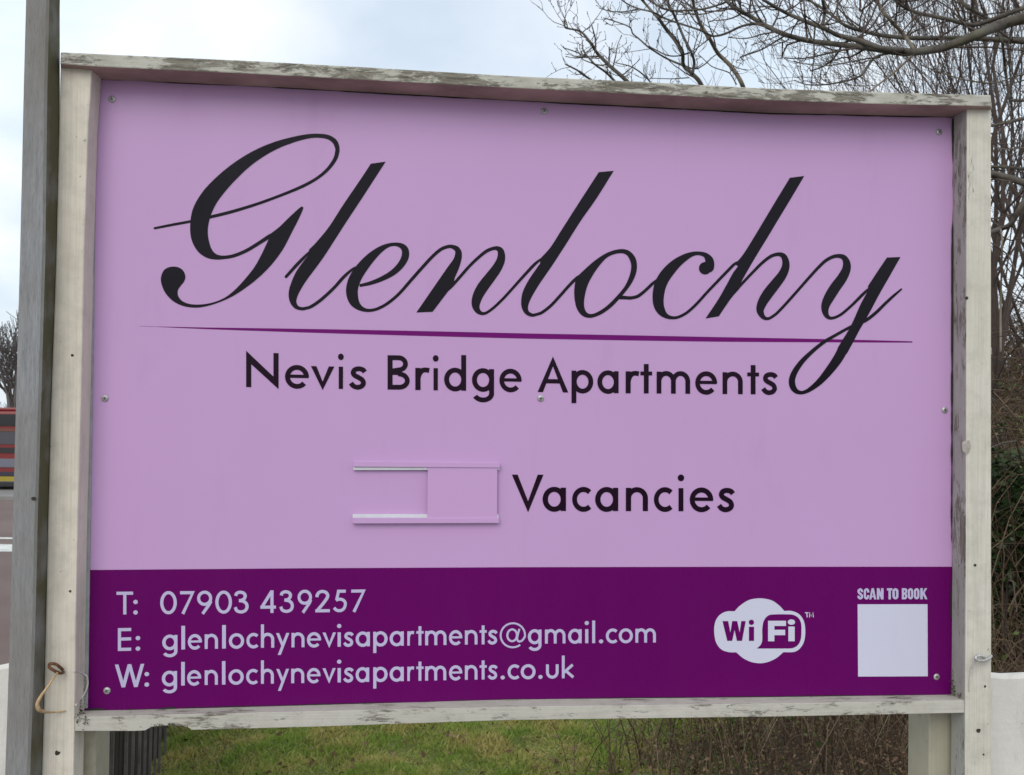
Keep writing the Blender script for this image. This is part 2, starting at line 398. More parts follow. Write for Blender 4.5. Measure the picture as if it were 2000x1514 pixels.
SR([(885,277,27),(943,222,28),(1008,186,30),(1062,178,34),(1105,192,46),(1130,240,64),(1125,300,76),(1090,370,86),(1032,450,92),(982,530,90),(948,600,76),(942,650,60),(955,695,42),(985,718,28),(1030,712,24),(1090,680,24),(1180,602,24),(1260,522,27),(1310,475,22),(1350,445,5)], ZE)
SP([(1480,192,c),(1598,187,c),(1500,360),(1420,500),(1340,650),(1290,740),(1240,825),(1185,930),(1130,1030,c),(1050,980,c),(1095,905),(1145,825),(1195,725),(1250,600),(1315,480,c),(1315,440,c),(1400,310)], ZE)
SR([(1108,970,88),(1055,1068,84),(978,1175,72),(890,1275,54),(800,1345,36),(740,1367,30),(690,1353,42),(660,1310,54),(655,1250,54),(682,1180,50),(742,1095,42),(832,1007,34),(932,927,30),(1042,862,26),(1165,795,26),(1290,742,28),(1380,675,28),(1460,597,26),(1530,532,24),(1604,468,16)], ZE, (0, 1))
sc.build('script_lettering', M_BLACK, panel, 'large black flowing script word')
ln = Flat(0.0003)
A_ = [(272,637),(400,641.3),(700,648.5),(1030,656.5),(1400,663),(1650,666),(1782,668)]
pp = []
for i in range(49):
    x = 272 + 1510 * i / 48; y = interp(A_, x); t = 10.2 * (1 - min(1, abs((x - 1080) / 790)) ** 2.4); t = max(t, 0.4)
    pp.append((x, y, t))
ln.ribbon(pp, lambda x, y: (x, y)); ln.build('underline', M_LINE, panel, 'tapering purple underline')

# -- geometric sans glyphs: cap height 1, x height XH
XH = 0.645
def ell(cx, cy, rx, ry, a0, a1, n=28):
    return [(cx + rx * math.cos(R(a0 + (a1 - a0) * i / n)), cy + ry * math.sin(R(a0 + (a1 - a0) * i / n))) for i in range(n + 1)]
def arch(x0, x1, h, ytop, y0=0.36):
    cx = (x0 + x1) / 2; rx = (x1 - x0) / 2; ry = ytop - y0
    return ell(cx, y0, rx, ry, 180, 0, 18) + [(x1, 0.0)]
def sm(P, n=6): return [tuple(q) for q in catmull(P, False, n)]
def rect(x0, x1, y0, y1): return ('p', [(x0, y0), (x1, y0), (x1, y1), (x0, y1)])
def glyph(ch, w):
    h = w / 2; G = []; r = lambda P, ww=w: G.append(('r', P, ww)); p = lambda *P: G.append(('p', list(P)))
    bowl = lambda cx=.31: G.append(('o', ell(cx, XH / 2, .31 - h, .345 - h, 0, 360, 40), w))
    tw = w * 1.12
    if ch == 'o': G.append(('o', ell(.335, XH / 2, .335 - h, .345 - h, 0, 360, 44), w))
    elif ch == 'c': r(ell(.335, XH / 2, .335 - h, .345 - h, 47, 313, 36))
    elif ch == 'e': r(ell(.335, XH / 2, .335 - h, .345 - h, -1, -41 + 360, 40)); G.append(rect(h, .66, XH / 2 - .03, XH / 2 - .03 + w * .68))
    elif ch == 'a': bowl(); G.append(rect(.62 - w, .62, 0, XH))
    elif ch == 'd': bowl(); G.append(rect(.62 - w, .62, 0, 1.04))
    elif ch == 'p': bowl(.32); G.append(rect(0, w, -.31, XH))
    elif ch == 'g': bowl(); r([(.62 - h, XH), (.62 - h, .2), (.62 - h, -.06)] + ell(.31, -.07, .31 - h, .26 - h, 0, -155, 22)[1:])
    elif ch == 'n': G.append(rect(0, w, 0, XH)); r(arch(h, .6 - h, h, XH + .02 - h))
    elif ch == 'h': G.append(rect(0, w, 0, 1.04)); r(arch(h, .6 - h, h, XH + .02 - h))
    elif ch == 'm': G.append(rect(0, w, 0, XH)); r(arch(h, .4925, h, XH + .02 - h)); r(arch(.4925, .985 - h, h, XH + .02 - h))
    elif ch == 'u': r([(h, XH), (h, .4)] + ell(.3, .29, .3 - h, .3 - h, 180, 360, 22) + [(.6 - h, XH)])
    elif ch == 'r': G.append(rect(0, w, 0, XH)); r(sm([(h, .34), (h + .035, .47), (.17, .56), (.26, .59), (.37, .575)]))
    elif ch == 't': G.append(rect(.17 - h, .17 + h, 0, .865)); G.append(rect(0, .34, XH - w * .82, XH))
    elif ch == 'i': G.append(rect(.1 - h, .1 + h, 0, XH)); G.append(('d', .1, .93, .07 + w * .17))
    elif ch == 'l': G.append(rect(0, w, 0, 1.04))
    elif ch == '.': G.append(('d', .1, .075, .075 + w * .12))
    elif ch == ':': G.append(('d', .1, .085, .07 + w * .18)); G.append(('d', .1, .545, .07 + w * .18))
    elif ch == 's': r(sm([(.44, .50), (.385, .565), (.27, .592), (.16, .56), (.115, .475), (.155, .40), (.26, .34), (.365, .27), (.40, .17), (.345, .085), (.225, .053), (.12, .09), (.05, .175)]))
    elif ch == 'v': p((0, XH), (tw, XH), (.335, .20), (.67 - tw, XH), (.67, XH), (.335, -.045))
    elif ch == 'y': p((.67 - tw, XH), (.67, XH), (.24, -.33), (.24 - tw, -.33)); p((0, XH), (tw, XH), (.42, .085), (.33, -.06))
    elif ch == 'k': G.append(rect(0, w, 0, 1.04)); r([(.09, .26), (.53, .645 - .03)], w * .95); r([(.17, .36), (.56, .04)], w * .95)
    elif ch == '0': G.append(('o', ell(.36, .5, .36 - h, .51 - h, 0, 360, 44), w))
    elif ch == '7': G.append(rect(0, .62, 1 - w, 1)); p((.50, 1 - w), (.58, 1), (.68, 1), (.19, -.03), (.06, .03))
    elif ch == '9': G.append(('o', ell(.34, .68, .34 - h, .335 - h, 0, 360, 40), w)); r([(.625, .56), (.56, .42), (.25, -.005)])
    elif ch == '3': r(sm([(.08, .775), (.115, .87), (.21, .925), (.31, .93), (.43, .885), (.49, .77), (.44, .64), (.33, .575), (.22, .565)])); r(sm([(.22, .56), (.38, .54), (.52, .45), (.57, .30), (.52, .15), (.40, .075), (.27, .065), (.13, .12), (.06, .27)]))
    elif ch == '4': r([(.50, .97), (.07, .27)]); G.append(rect(0, .68, .19, .19 + w)); G.append(rect(.44, .44 + w, 0, 1.0))
    elif ch == '2': r(sm([(.075, .68), (.10, .80), (.19, .90), (.32, .93), (.46, .88), (.53, .76), (.50, .63), (.41, .49), (.26, .29), (.09, .08)])); G.append(rect(0.01, .62, 0, w))
    elif ch == '5': G.append(rect(.17, .58, 1 - w, 1)); r([(.24, .95), (.145, .53)]); r(sm([(.12, .53), (.25, .575), (.40, .56), (.53, .47), (.56, .33), (.50, .17), (.38, .08), (.24, .065), (.11, .11), (.03, .2)]))
    elif ch == '@':
        r(ell(.6, .4, .555, .55, -8, 307, 50), w * .62)
        G.append(('o', ell(.57, .40, .22, .27, 0, 360, 30), w * .7))
        r(sm([(.90, .69), (.82, .40), (.80, .22), (.86, .12), (.98, .13), (1.08, .22), (1.15, .34)]), w * .66)
    elif ch == 'N': G.append(rect(0, w * 1.06, 0, .9)); G.append(rect(.94 - w * 1.06, .94, .1, 1)); p((0, 1.05), (.80, .31), (.94, .25), (.94, -.045), (.14, .67), (0, .72))
    elif ch == 'B':
        G.append(rect(0, w * 1.05, 0, 1)); r([(h, 1 - h), (.3, 1 - h)] + ell(.33, .755, .265 - h, .245 - h, 88, -88, 20) + [(h, .53)])
        r([(h, .50), (.3, .50)] + ell(.34, .265, .31 - h, .262 - h, 88, -90, 20) + [(h, h)])
    elif ch == 'A': p((0, 0), (tw, 0), (.45, .76), (.45, 1.05)); p((.9, 0), (.45, 1.05), (.45, .76), (.9 - tw, 0)); G.append(rect(.2, .7, .26, .26 + w * .9))
    elif ch == 'V': p((0, 1), (tw, 1), (.445, .27), (.445, -.04)); p((.87, 1), (.445, -.04), (.445, .27), (.87 - tw, 1))
    elif ch == 'W': [G.append(('p', [(a, 1.0), (a + tw * 1.05, 1.0), (b_ + tw * 1.05, 0 - .01), (b_, -.01)])) for a, b_ in ((0, .30), (.575, .30), (.575, .86), (1.16, .86))]
    elif ch == 'T': G.append(rect(0, .72, 1 - w, 1)); G.append(rect(.36 - h, .36 + h, 0, 1 - h))
    elif ch == 'E': G.append(rect(0, w, 0, 1)); [G.append(rect(h, .58, a, a + w)) for a in (0, .5 - h + .02, 1 - w)]
    return G
def cond(ch, w):
    """bold condensed capitals"""
    h = w / 2; G = []; r = lambda P, ww=w: G.append(('r', P, ww)); W_ = .5
    if ch == 'O': G.append(('o', [(x, y) for x, y in ell(W_/2, .70, W_/2 - h, .30 - h, 0, 180, 14) + ell(W_/2, .30, W_/2 - h, .30 - h, 180, 360, 14)], w))
    elif ch == 'C': r([(W_ - h, .62), (W_ - h, .72)] + ell(W_/2, .70, W_/2 - h, .30 - h, 0, 180, 14)[1:] + ell(W_/2, .30, W_/2 - h, .30 - h, 180, 360, 14) + [(W_ - h, .38)])
    elif ch == 'S': r(sm([(W_ - h, .66), (W_ - h, .78), (W_/2, 1 - h), (h, .78), (h + .03, .62), (W_/2, .5), (W_ - h - .01, .36), (W_ - h, .2), (W_/2, h), (h, .2), (h, .33)]))
    elif ch == 'A': G.append(('p', [(0, 0), (.17, 0), (.34, 1), (.19, 1)])); G.append(('p', [(.56, 0), (.39, 0), (.22, 1), (.37, 1)])); G.append(rect(.12, .44, .2, .34))
    elif ch == 'N': G.append(rect(0, w, 0, 1)); G.append(rect(W_ + .04 - w, W_ + .04, 0, 1)); G.append(('p', [(0, 1), (w, 1), (W_ + .04, 0), (W_ + .04 - w, 0)]))
    elif ch == 'T': G.append(rect(0, .46, 1 - w, 1)); G.append(rect(.23 - h, .23 + h, 0, 1))
    elif ch == 'B': G.append(rect(0, w, 0, 1)); r([(h, 1 - h), (.3, 1 - h), (.5 - h, .88), (.5 - h, .66), (.3, .53), (h, .53)]); r([(h, .5), (.32, .5), (.5 - h, .38), (.5 - h, .16), (.32, h), (h, h)])
    elif ch == 'K': G.append(rect(0, w, 0, 1)); G.append(('p', [(w, .35), (w, .62), (.36, 1), (.54, 1)])); G.append(('p', [(.16, .55), (.30, .66), (.56, 0), (.38, 0)]))
    return G
def set_text(fl, items, base, capt, w, fn=glyph):
    """items: (char, x0, x1) measured extents; base and capt: tables over x"""
    for ch, x0, x1 in items:
        G = fn(ch, w); E = Flat(0)
        xs = []
        for g in G:
            if g[0] == 'p': xs += [q[0] for q in g[1]]
            elif g[0] == 'd': xs += [g[1] - g[3], g[1] + g[3]]
            else:
                P = g[1]; hw = g[2] / 2
                for i, q in enumerate(P):
                    a = P[max(i - 1, 0)]; b_ = P[min(i + 1, len(P) - 1)]
                    dx, dy = b_[0] - a[0], b_[1] - a[1]; L = math.hypot(dx, dy) + 1e-9
                    xs += [q[0] - abs(dy) / L * hw, q[0] + abs(dy) / L * hw]
        a, b_ = min(xs), max(xs)
        if x1 is None: x1 = x0 + (b_ - a) * interp(capt, x0)
        def T(x, y, a=a, b_=b_, x0=x0, x1=x1):
            X = x0 + (x - a) / (b_ - a) * (x1 - x0)
            return (X, interp(base, X) - y * interp(capt, X))
        for g in G:
            if g[0] == 'p': fl.poly([T(*q) for q in g[1]])
            elif g[0] == 'd': fl.disc(g[1], g[2], g[3], T)
            elif g[0] == 'o': fl.ribbon([(q[0], q[1], g[2]) for q in g[1]], T, closed=True)
            else: fl.ribbon([(q[0], q[1], g[2]) for q in g[1]], T)
def ext(s, ox, sc_, vals): return [(ch, ox + a / sc_, ox + b / sc_) for ch, (a, b) in zip(s, vals)]

def word(items, base, capt, w, mat, label, d0=0.0006, fn=glyph, name='lettering'):
    f_ = Flat(d0); set_text(f_, items, base, capt, w, fn); return f_.build(name, mat, panel, label)
it = ext('NevisB', 460, 5.556, [(115,467),(537,797),(818,1072),(1112,1174),(1230,1425),(1650,1890)])
it += ext('ridge', 740, 5.556, [(395,552),(585,648),(708,947),(1010,1250),(1308,1550)])
it += ext('Apartments', 1040, 4, [(40,280),(305,475),(507,673),(728,835),(843,935),(970,1232),(1272,1443),(1485,1643),(1678,1770),(1788,1917)])
_b, _c = [(480,756),(560,757.5),(660,759.5),(760,761),(930,763.6),(1060,766),(1200,768),(1500,770.5)], [(480,67.5),(1000,66.8),(1500,66)]
word(it[:5], _b, _c, .14, M_BLACK2, 'first black word of the line under the script')
word(it[5:11], _b, _c, .14, M_BLACK2, 'black word bridge in the line under the script')
word(it[11:], _b, _c, .14, M_BLACK2, 'black word apartments in the line under the script')
it = ext('Vacancies', 980, 4.1667, [(82,340),(332,523),(573,728),(760,948),(1010,1190),(1238,1390),(1432,1485),(1530,1722),(1752,1898)])
word(it, [(1000,998),(1300,998.5),(1440,999.5)], [(1000,71),(1440,70)], .142, M_BLACK2, 'black word vacancies beside the slider')
P1 = [('T', 227.5, 260), (':', 260.3, 269.2)] + ext('07903439257', 200, 3.7037, [(418,538),(562,668),(685,795),(817,937),(950,1058),(1143,1255),(1280,1385),(1412,1517),(1540,1645),(1668,1768),(1800,1905)])
for a_, b_, l_ in ((0, 2, 'pale letter T and colon'), (2, 7, 'first half of the pale telephone number'), (7, 13, 'second half of the pale telephone number')):
    word(P1[a_:b_], [(228,1200.5),(470,1198),(714,1195)], [(228,44.6),(714,43.6)], .136, M_PALE, l_, .0006)
P2 = ext('E:glenlochynevisa', 200, 3.7037, [(112,208),(240,274),(433,543),(571,598),(618,720),(740,836),(866,893),(915,1025),(1042,1128),(1147,1243),(1256,1352),(1368,1462),(1480,1582),(1592,1690),(1697,1729),(1742,1818),(1832,1935)])
P2 += ext('partments', 600, 5, [(645,785),(805,943),(978,1045),(1066,1136),(1152,1360),(1385,1515),(1540,1663),(1683,1753),(1760,1860)])
P2 += ext('@gmail.com', 900, 5, [(380,636),(655,788),(822,1022),(1048,1180),(1209,1251),(1283,1312),(1349,1391),(1417,1530),(1543,1680),(1705,1905)])
for a_, b_, l_ in ((0, 2, 'pale letter E and colon'), (2, None, 'pale electronic mail address')):
    word(P2[a_:b_], [(230,1271.7),(360,1268.5),(500,1265.5),(662,1263.3),(800,1261),(920,1259),(1100,1256.8),(1281,1255)], [(230,44.6),(700,43.4),(1281,42.0)], .136, M_PALE, l_, .0006)
P3 = ext('W:glenlochynevisa', 200, 3.7037, [(90,303),(304,338),(430,540),(570,596),(613,715),(740,835),(865,890),(912,1022),(1040,1125),(1147,1240),(1258,1350),(1366,1460),(1480,1578),(1592,1688),(1697,1729),(1742,1818),(1832,1930)])
P3 += ext('partments', 600, 5, [(645,785),(805,943),(978,1045),(1066,1136),(1152,1358),(1385,1515),(1540,1663),(1683,1753),(1762,1860)])
P3 += ext('.co.uk', 900, 5, [(388,430),(457,573),(585,730),(757,799),(832,955),(987,1107)])
for a_, b_, l_ in ((0, 2, 'pale letter W and colon'), (2, None, 'pale web address')):
    word(P3[a_:b_], [(225,1342.7),(358,1339),(500,1335.8),(662,1333),(800,1330.2),(920,1327.6),(1122,1324.6)], [(225,44.6),(700,43.4),(1122,42.6)], .136, M_PALE, l_, .0006)
t = Flat(0.0006)
it = ext('SCANTOBOOK', 1650, 6.583, [(162,236),(244,315),(314,404),(412,498),(542,612),(612,690),(733,803),(810,880),(888,960),(970,1062)])
word(it, [(1670,1171),(1812,1170.6)], [(1670,21.9),(1812,21.6)], .2, M_PALE, 'small white condensed lettering above the white square', .0009, cond)
t = Flat(0.0006)
t.poly([(1675, 1180.5), (1811.5, 1180.3), (1812, 1321), (1676, 1321.6)])
t.build('white_square', M_WHITE, panel, 'blank white square printed on the purple band')
# wireless logo
ZW = Z(1370, 1130, 7.569)
t = Flat(0.0006)
q = catmull([(490,485,c),(560,410),(700,320),(870,293),(1040,325),(1150,400),(1225,480,c),(1330,480),(1440,525),(1510,620),(1535,760),(1520,920),(1460,1030),(1370,1085),(1210,1090,c),(1110,1175),(980,1235),(870,1253),(740,1235),(620,1180),(515,1092,c),(400,1088),(290,1045),(215,940),(188,780),(205,640),(270,540),(370,488)], True, 6)
t.poly([ZW(*p_[:2]) for p_ in q])
t.m = 1
q = catmull([(820,1035,c),(880,975),(900,900),(900,740),(925,620),(985,550),(1060,532),(1330,533),(1420,570),(1470,650),(1478,770),(1468,900),(1420,990),(1340,1030),(1200,1035,c)], True, 6)
t.d0 = 0.0009; t.poly([ZW(*p_[:2]) for p_ in q])
for P in ([(312,630),(395,630),(428,800),(455,630),(530,630),(565,800),(590,630),(655,630),(600,922),(525,922),(490,760),(455,922),(382,922)], [(702,714),(778,714),(778,922),(702,922)]):
    t.poly([ZW(*p_) for p_ in P])
t.disc(739, 648, 39, ZW)
t.m = 0; t.d0 = 0.0012
for P in ([(985,625),(1250,625),(1250,702),(1078,702),(1078,758),(1238,758),(1238,838),(1078,838),(1078,928),(985,928)], [(1285,710),(1378,710),(1378,928),(1285,928)]):
    t.poly([ZW(*p_) for p_ in P])
t.poly([ZW(1330 + 55 * math.cos(a / 12 * math.pi), 645 + 40 * math.sin(a / 12 * math.pi)) for a in range(24)])
t.d0 = 0.0006
for P in ([(1530,500),(1585,500),(1585,512),(1530,512)], [(1550,512),(1565,512),(1570,575),(1555,575)]): t.poly([ZW(*p_) for p_ in P])
t.ribbon([(1597,575,13),(1600,500,13),(1622,560,13),(1648,500,13),(1655,575,13)], ZW)
t.build('wireless_logo', None, panel, 'white cloud shaped wireless logo with a purple speech bubble', mats=[M_WHITE, M_PURPLE])

# ------------------------------------------------------------------ screws
def screw_vf():
    V = []; Fc = []; I = []
    prof = [(0.0058, 0.0), (0.0060, 0.0006), (0.0052, 0.0016), (0.0030, 0.0023), (0.0014, 0.0025)]; n = 20
    for r_, d_ in prof:
        for i in range(n): a = 2 * math.pi * i / n; V.append((r_ * math.cos(a), -d_, r_ * math.sin(a)))
    for k in range(len(prof) - 1):
        for i in range(n):
            j = (i + 1) % n; Fc.append((k*n+i, k*n+j, (k+1)*n+j, (k+1)*n+i)); I.append(0)
    Fc.append(tuple((len(prof) - 1) * n + i for i in range(n))); I.append(0)
    for a in (0.4, 0.4 + math.pi / 2):
        b = len(V); u = (math.cos(a), math.sin(a)); v = (-u[1], u[0])
        for s1, s2 in ((-1, -1), (1, -1), (1, 1), (-1, 1)):
            V.append((u[0]*s1*.0032 + v[0]*s2*.0007, -.00265 - (a > 1) * 0.00003, u[1]*s1*.0032 + v[1]*s2*.0007))
        Fc.append((b, b+1, b+2, b+3)); I.append(1)
    return V, Fc, I
sv, sf, si = screw_vf()
s0 = mesh('screw', sv, sf, None, panel, True, [M_STEEL, M_RECESS], si)
for k, (x, y) in enumerate([(219,194),(1063,217),(1834,258),(205,778),(1056,778),(1845,801),(209,1349),(1829,1322)]):
    o = s0 if k == 0 else link(s0.copy(), panel)
    o.location = bp(x, y, 0.0002); o.rotation_euler = (0, k * 1.3, 0)

# ------------------------------------------------------------------ vacancy slider
def prism(name, quad, d0, d1, mat, parent, bv=0.0006):
    A = [bp(x, y, d0) for x, y in quad]; B = [bp(x, y, d1) for x, y in quad]
    B = [Vector((b_[0], b_[1], b_[2])) for b_ in B]
    A = [Vector((b_[0], -d0, b_[2])) for b_ in B]
    V = A + B; n = len(quad)
    Fc = [tuple(range(n))[::-1], tuple(range(n, 2 * n))] + [(i, (i+1) % n, n + (i+1) % n, n + i) for i in range(n)]
    o = mesh(name, V, Fc, mat, parent)
    import bmesh
    bm = bmesh.new(); bm.from_mesh(o.data); bmesh.ops.recalc_face_normals(bm, faces=bm.faces); bm.to_mesh(o.data); bm.free()
    if bv: bevel(o, bv, 1)
    return o
M_LIL2 = film('lilac_plate_film', (0.54, 0.33, 0.575), 0.4, 0.3)
tr = prism('slider_rail', [(690,901),(976.5,904),(976.5,914),(690,912)], 0.0066, 0.0096, M_LIL2, panel); tr['label'] = 'upper slider rail'
prism('rail_spacer', [(690,902.5),(976,905.5),(976,918),(690,918.5)], 0.0001, 0.0064, M_FOAM, tr)
br_ = prism('slider_rail', [(688.5,1011.5),(975,1011.5),(975,1022),(688.5,1023)], 0.0066, 0.0096, M_LIL2, panel); br_['label'] = 'lower slider rail'
prism('rail_spacer', [(688.5,1005),(974,1005),(974,1021),(688.5,1021.5)], 0.0001, 0.0064, M_FOAM, br_)
prism('slider_plate', [(835.5,912.5),(971.5,913),(971,1012),(834.5,1012)], 0.0068, 0.0079, M_LIL2, panel, 0.0004)

# ------------------------------------------------------------------ timber frame
def L(tab, ks, d, swap=False):
    return [bp(interp(tab, k), k, d) if swap else bp(k, interp(tab, k), d) for k in ks]
def back(rl, d): return [Vector((p[0], -d, p[2])) for p in rl]
DT, DP, DB = 0.062, 0.045, 0.042
ks = [118, 180, 300, 500, 750, 1000, 1250, 1500, 1700, 1880, 1936]
ft = L([(118,101.5),(500,119),(750,133),(1000,148),(1250,159),(1500,172.5),(1700,179),(1936,185.5)], ks, DT)
fb = L([(118,125),(180,130),(500,145),(1000,172),(1250,184),(1500,196),(1700,203),(1936,208)], ks, DT)
bb = L([(118,151),(500,168.5),(1000,196),(1500,221),(1868,229),(1936,231)], ks, 0.001)
rail = loft('top_rail', [ft, fb, bb, back(bb, -0.02), back(ft, -0.02)], M_PAINT_X, sign, 0.002)
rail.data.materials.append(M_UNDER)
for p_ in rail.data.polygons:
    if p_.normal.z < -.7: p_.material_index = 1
ks = [146, 200, 262, 283, 296, 320, 350, 366, 374, 420, 600, 800, 1000, 1250, 1500, 1700, 1884]
ft = L([(143,1402),(235,1398),(500,1392),(1000,1380.5),(1500,1374.5),(1884,1368)], ks, DB)
fb = L([(143,1428),(262,1428),(283,1427),(296,1420),(320,1417.5),(350,1418),(366,1420),(374,1426),(600,1420),(1000,1406.5),(1500,1400),(1884,1392.5)], ks, DB)
bt_ = L([(143,1388),(235,1387),(500,1380.5),(1000,1366),(1500,1361.5),(1884,1356.5)], ks, 0.001)
# nail the back of the sill to the same height as its measured top line, bottom square to the front
loft('bottom_rail', [ft, fb, back(fb, 0.006), back(bt_, 0.006), bt_], M_PAINT_XB, sign, 0.002)
# posts
ks = [127, 250, 500, 800, 1000, 1250, 1514, 2000, 2580]
outer = [(100,118),(125,117.5),(330,113),(500,109),(800,98.5),(1000,93.5),(1250,88),(1514,82),(2580,60)]
inner = [(100,181),(130,180),(250,172),(500,164),(900,155.5),(1000,152),(1300,146.5),(1514,143.5),(2580,126)]
fl = L(outer, ks, DP, True); fr = L(inner, ks, DP, True)
bk = L([(100,189),(155,188),(500,178),(900,170),(1250,165),(1400,163),(2580,150)], ks, 0.001, True)
bk = [Vector((max(b_[0], f_[0] + 0.002), b_[1], f_[2])) for b_, f_ in zip(bk, fr)]
fpost = loft('post', [fl, fr, bk, back(fl, 0.001)], M_PAINT_Z, sign, 0.0025)
ks = [210, 350, 600, 900, 1200, 1514, 2000, 2560]
fl = L([(200,1888.5),(400,1887.5),(1000,1886.5),(1500,1884.5),(2600,1880)], ks, DP, True)
fr = L([(200,1936.5),(1500,1937),(2600,1937)], ks, DP, True)
bk = L([(200,1862),(900,1860.5),(1350,1857),(2600,1850)], ks, 0.001, True)
bk = [Vector((b_[0], b_[1], f_[2])) for b_, f_ in zip(bk, fl)]
rp = loft('post', [fl, fr, back(fr, 0.001), bk], M_PAINT_ZR, sign, 0.0025)
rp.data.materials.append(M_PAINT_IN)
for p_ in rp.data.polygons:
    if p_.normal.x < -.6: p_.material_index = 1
# dark strips paint the gap shade and mould where panel meets frame
M_GAP = plain('gap_shade_and_mould', (.022, .020, .016), .95, .5, 300)
def gap_shade_strip(pts, wmax, seed, horiz):
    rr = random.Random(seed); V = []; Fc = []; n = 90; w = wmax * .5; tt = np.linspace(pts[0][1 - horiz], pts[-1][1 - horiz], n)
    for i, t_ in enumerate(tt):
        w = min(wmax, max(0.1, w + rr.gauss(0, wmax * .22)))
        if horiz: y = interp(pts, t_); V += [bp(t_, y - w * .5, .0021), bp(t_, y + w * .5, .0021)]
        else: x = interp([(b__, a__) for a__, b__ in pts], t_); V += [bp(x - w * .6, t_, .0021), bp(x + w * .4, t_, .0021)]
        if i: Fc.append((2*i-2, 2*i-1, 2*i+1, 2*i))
    return mesh('gap_shade_line', V, Fc, M_GAP, sign)
gap_shade_strip([(1861.5,232),(1860.5,500),(1859.5,900),(1857,1350)], 4.2, 1, False)
gap_shade_strip([(187.5,158),(185.5,330),(184,500)], 3, 2, False)
gap_shade_strip([(172,1386),(240,1387),(330,1383.5),(360,1382)], 6, 3, True)
gap_shade_strip([(360,1382),(500,1379.5),(1000,1365),(1500,1361),(1856,1356)], 2.2, 4, True)
gap_shade_strip([(190,155.5),(500,169),(1000,196.5),(1500,221.5),(1862,229.5)], 3.2, 5, True)
# rear posts the panel is fixed to (seen under the bottom rail)
for a, b_ in ((146, 188), (1815, 1886)):
    pa, pb = bp(a, 1420, -0.012), bp(b_, 1420, -0.012)
    box('rear_post', (pa[0], pb[0], 0.012, 0.09, -1.62, 0.45), M_PAINT_Q, sign, 0.003)
# grey sealant bead down the left edge of the panel
ks = [300, 600, 900, 1100, 1300, 1384]
l0 = L([(160,187),(330,181),(500,179),(900,170),(1300,163),(1390,160)], ks, 0.003, True)
l1 = L([(160,189),(330,186),(500,185),(900,178.5),(1000,176.5),(1250,173.5),(1390,170.5)], ks, 0.003, True)
loft('sealant_bead', [l0, l1, back(l1, -0.001), back(l0, -0.001)], M_SEAL, sign, 0.0008)
# black gap strip on the right edge of the panel
def blob(name, cx, cy, d, rx, rz, mat, parent, thick=0.0015, n=14, seed=0):
    rr = random.Random(seed); c0 = bp(cx, cy, d); V = [(c0[0], -d - thick, c0[2])]
    for i in range(n):
        a = 2 * math.pi * i / n; k = rr.uniform(0.7, 1.15)
        V.append((c0[0] + rx * k * math.cos(a), -d, c0[2] + rz * k * math.sin(a)))
    return mesh(name, V, [(0, 1 + i, 1 + (i + 1) % n) for i in range(n)], mat, parent, True)
for k, (x, y, d, r_) in enumerate([(141,694,DP,.0024),(137,1155,DP,.0022),(112,1471,DP,.0042),(112,352,DP,.0018),(1905,1104,DP,.003),(1924,1341,DP,.0022),(1911,1427,DP,.0042),(1921,1474,DP,.0022),(1888,582,DP,.0035)]):
    blob('nail_hole', x, y, d + 0.0006, r_, r_, M_HOLE, sign, 0.0001, seed=k)
# torn knot in the right post and moss in the corners
blob('flaked_patch', 1889, 873, DP + .0004, .009, .016, plain('bare_pinkish_wood', (.38,.34,.30), .8, .3, 120, bump=.6, bs=300), sign, 0.0004, seed=4)
def clump(name, spots, parent, mat, size):
    V = []; Fc = []
    for (x, y, d, sx, sy, n) in spots:
        for _ in range(n):
            p = bp(x + random.gauss(0, sx), y + random.gauss(0, sy), d + random.uniform(0, .004))
            b_ = len(V)
            for q in range(3): V.append((p[0] + random.gauss(0, size), p[1] - random.uniform(0, size), p[2] + random.gauss(0, size)))
            Fc.append((b_, b_ + 1, b_ + 2))
    return tag(mesh(name, V, Fc, mat, parent), kind='stuff')
clump('moss_tufts', [(155,1385,.02,5,9,160),(160,1350,.004,3,14,110),(1868,1350,.012,5,8,200),(1862,1335,.006,2,20,120),(1876,1357,.03,5,2,70),(152,1402,.043,3,5,40),(167,1408,.0425,3,6,50),(330,1416,.043,22,2,70)], sign, M_MOSS, 0.0013)

# ------------------------------------------------------------------ tubes
def tube_arr(pts, rad, sides=6, cap=True):
    pts = [Vector(p) for p in pts]; n = len(pts); V = []; Fc = []
    nrm = None
    for i in range(n):
        t_ = (pts[min(i + 1, n - 1)] - pts[max(i - 1, 0)]).normalized()
        if nrm is None:
            nrm = t_.orthogonal().normalized()
        else:
            nrm = (nrm - t_ * nrm.dot(t_))
            nrm = nrm.normalized() if nrm.length > 1e-6 else t_.orthogonal().normalized()
        b_ = t_.cross(nrm)
        for s_ in range(sides):
            a = 2 * math.pi * s_ / sides
            V.append(pts[i] + (nrm * math.cos(a) + b_ * math.sin(a)) * rad[i])
    for i in range(n - 1):
        for s_ in range(sides):
            q = (s_ + 1) % sides
            Fc.append((i * sides + s_, i * sides + q, (i + 1) * sides + q, (i + 1) * sides + s_))
    return V, Fc
def tube(name, pts, rad, mat, parent=None, sides=8, n=5):
    P = catmull([tuple(p) for p in pts], False, n) if n else pts
    if isinstance(rad, (int, float)): rr = [rad] * len(P)
    else: rr = [float(np.interp(i, np.linspace(0, len(P) - 1, len(rad)), rad)) for i in range(len(P))]
    V, Fc = tube_arr(P, rr, sides)
    k = len(V); Fc += [tuple(range(sides))[::-1], tuple(range(k - sides, k))]
    return mesh(name, V, Fc, mat, parent, True)
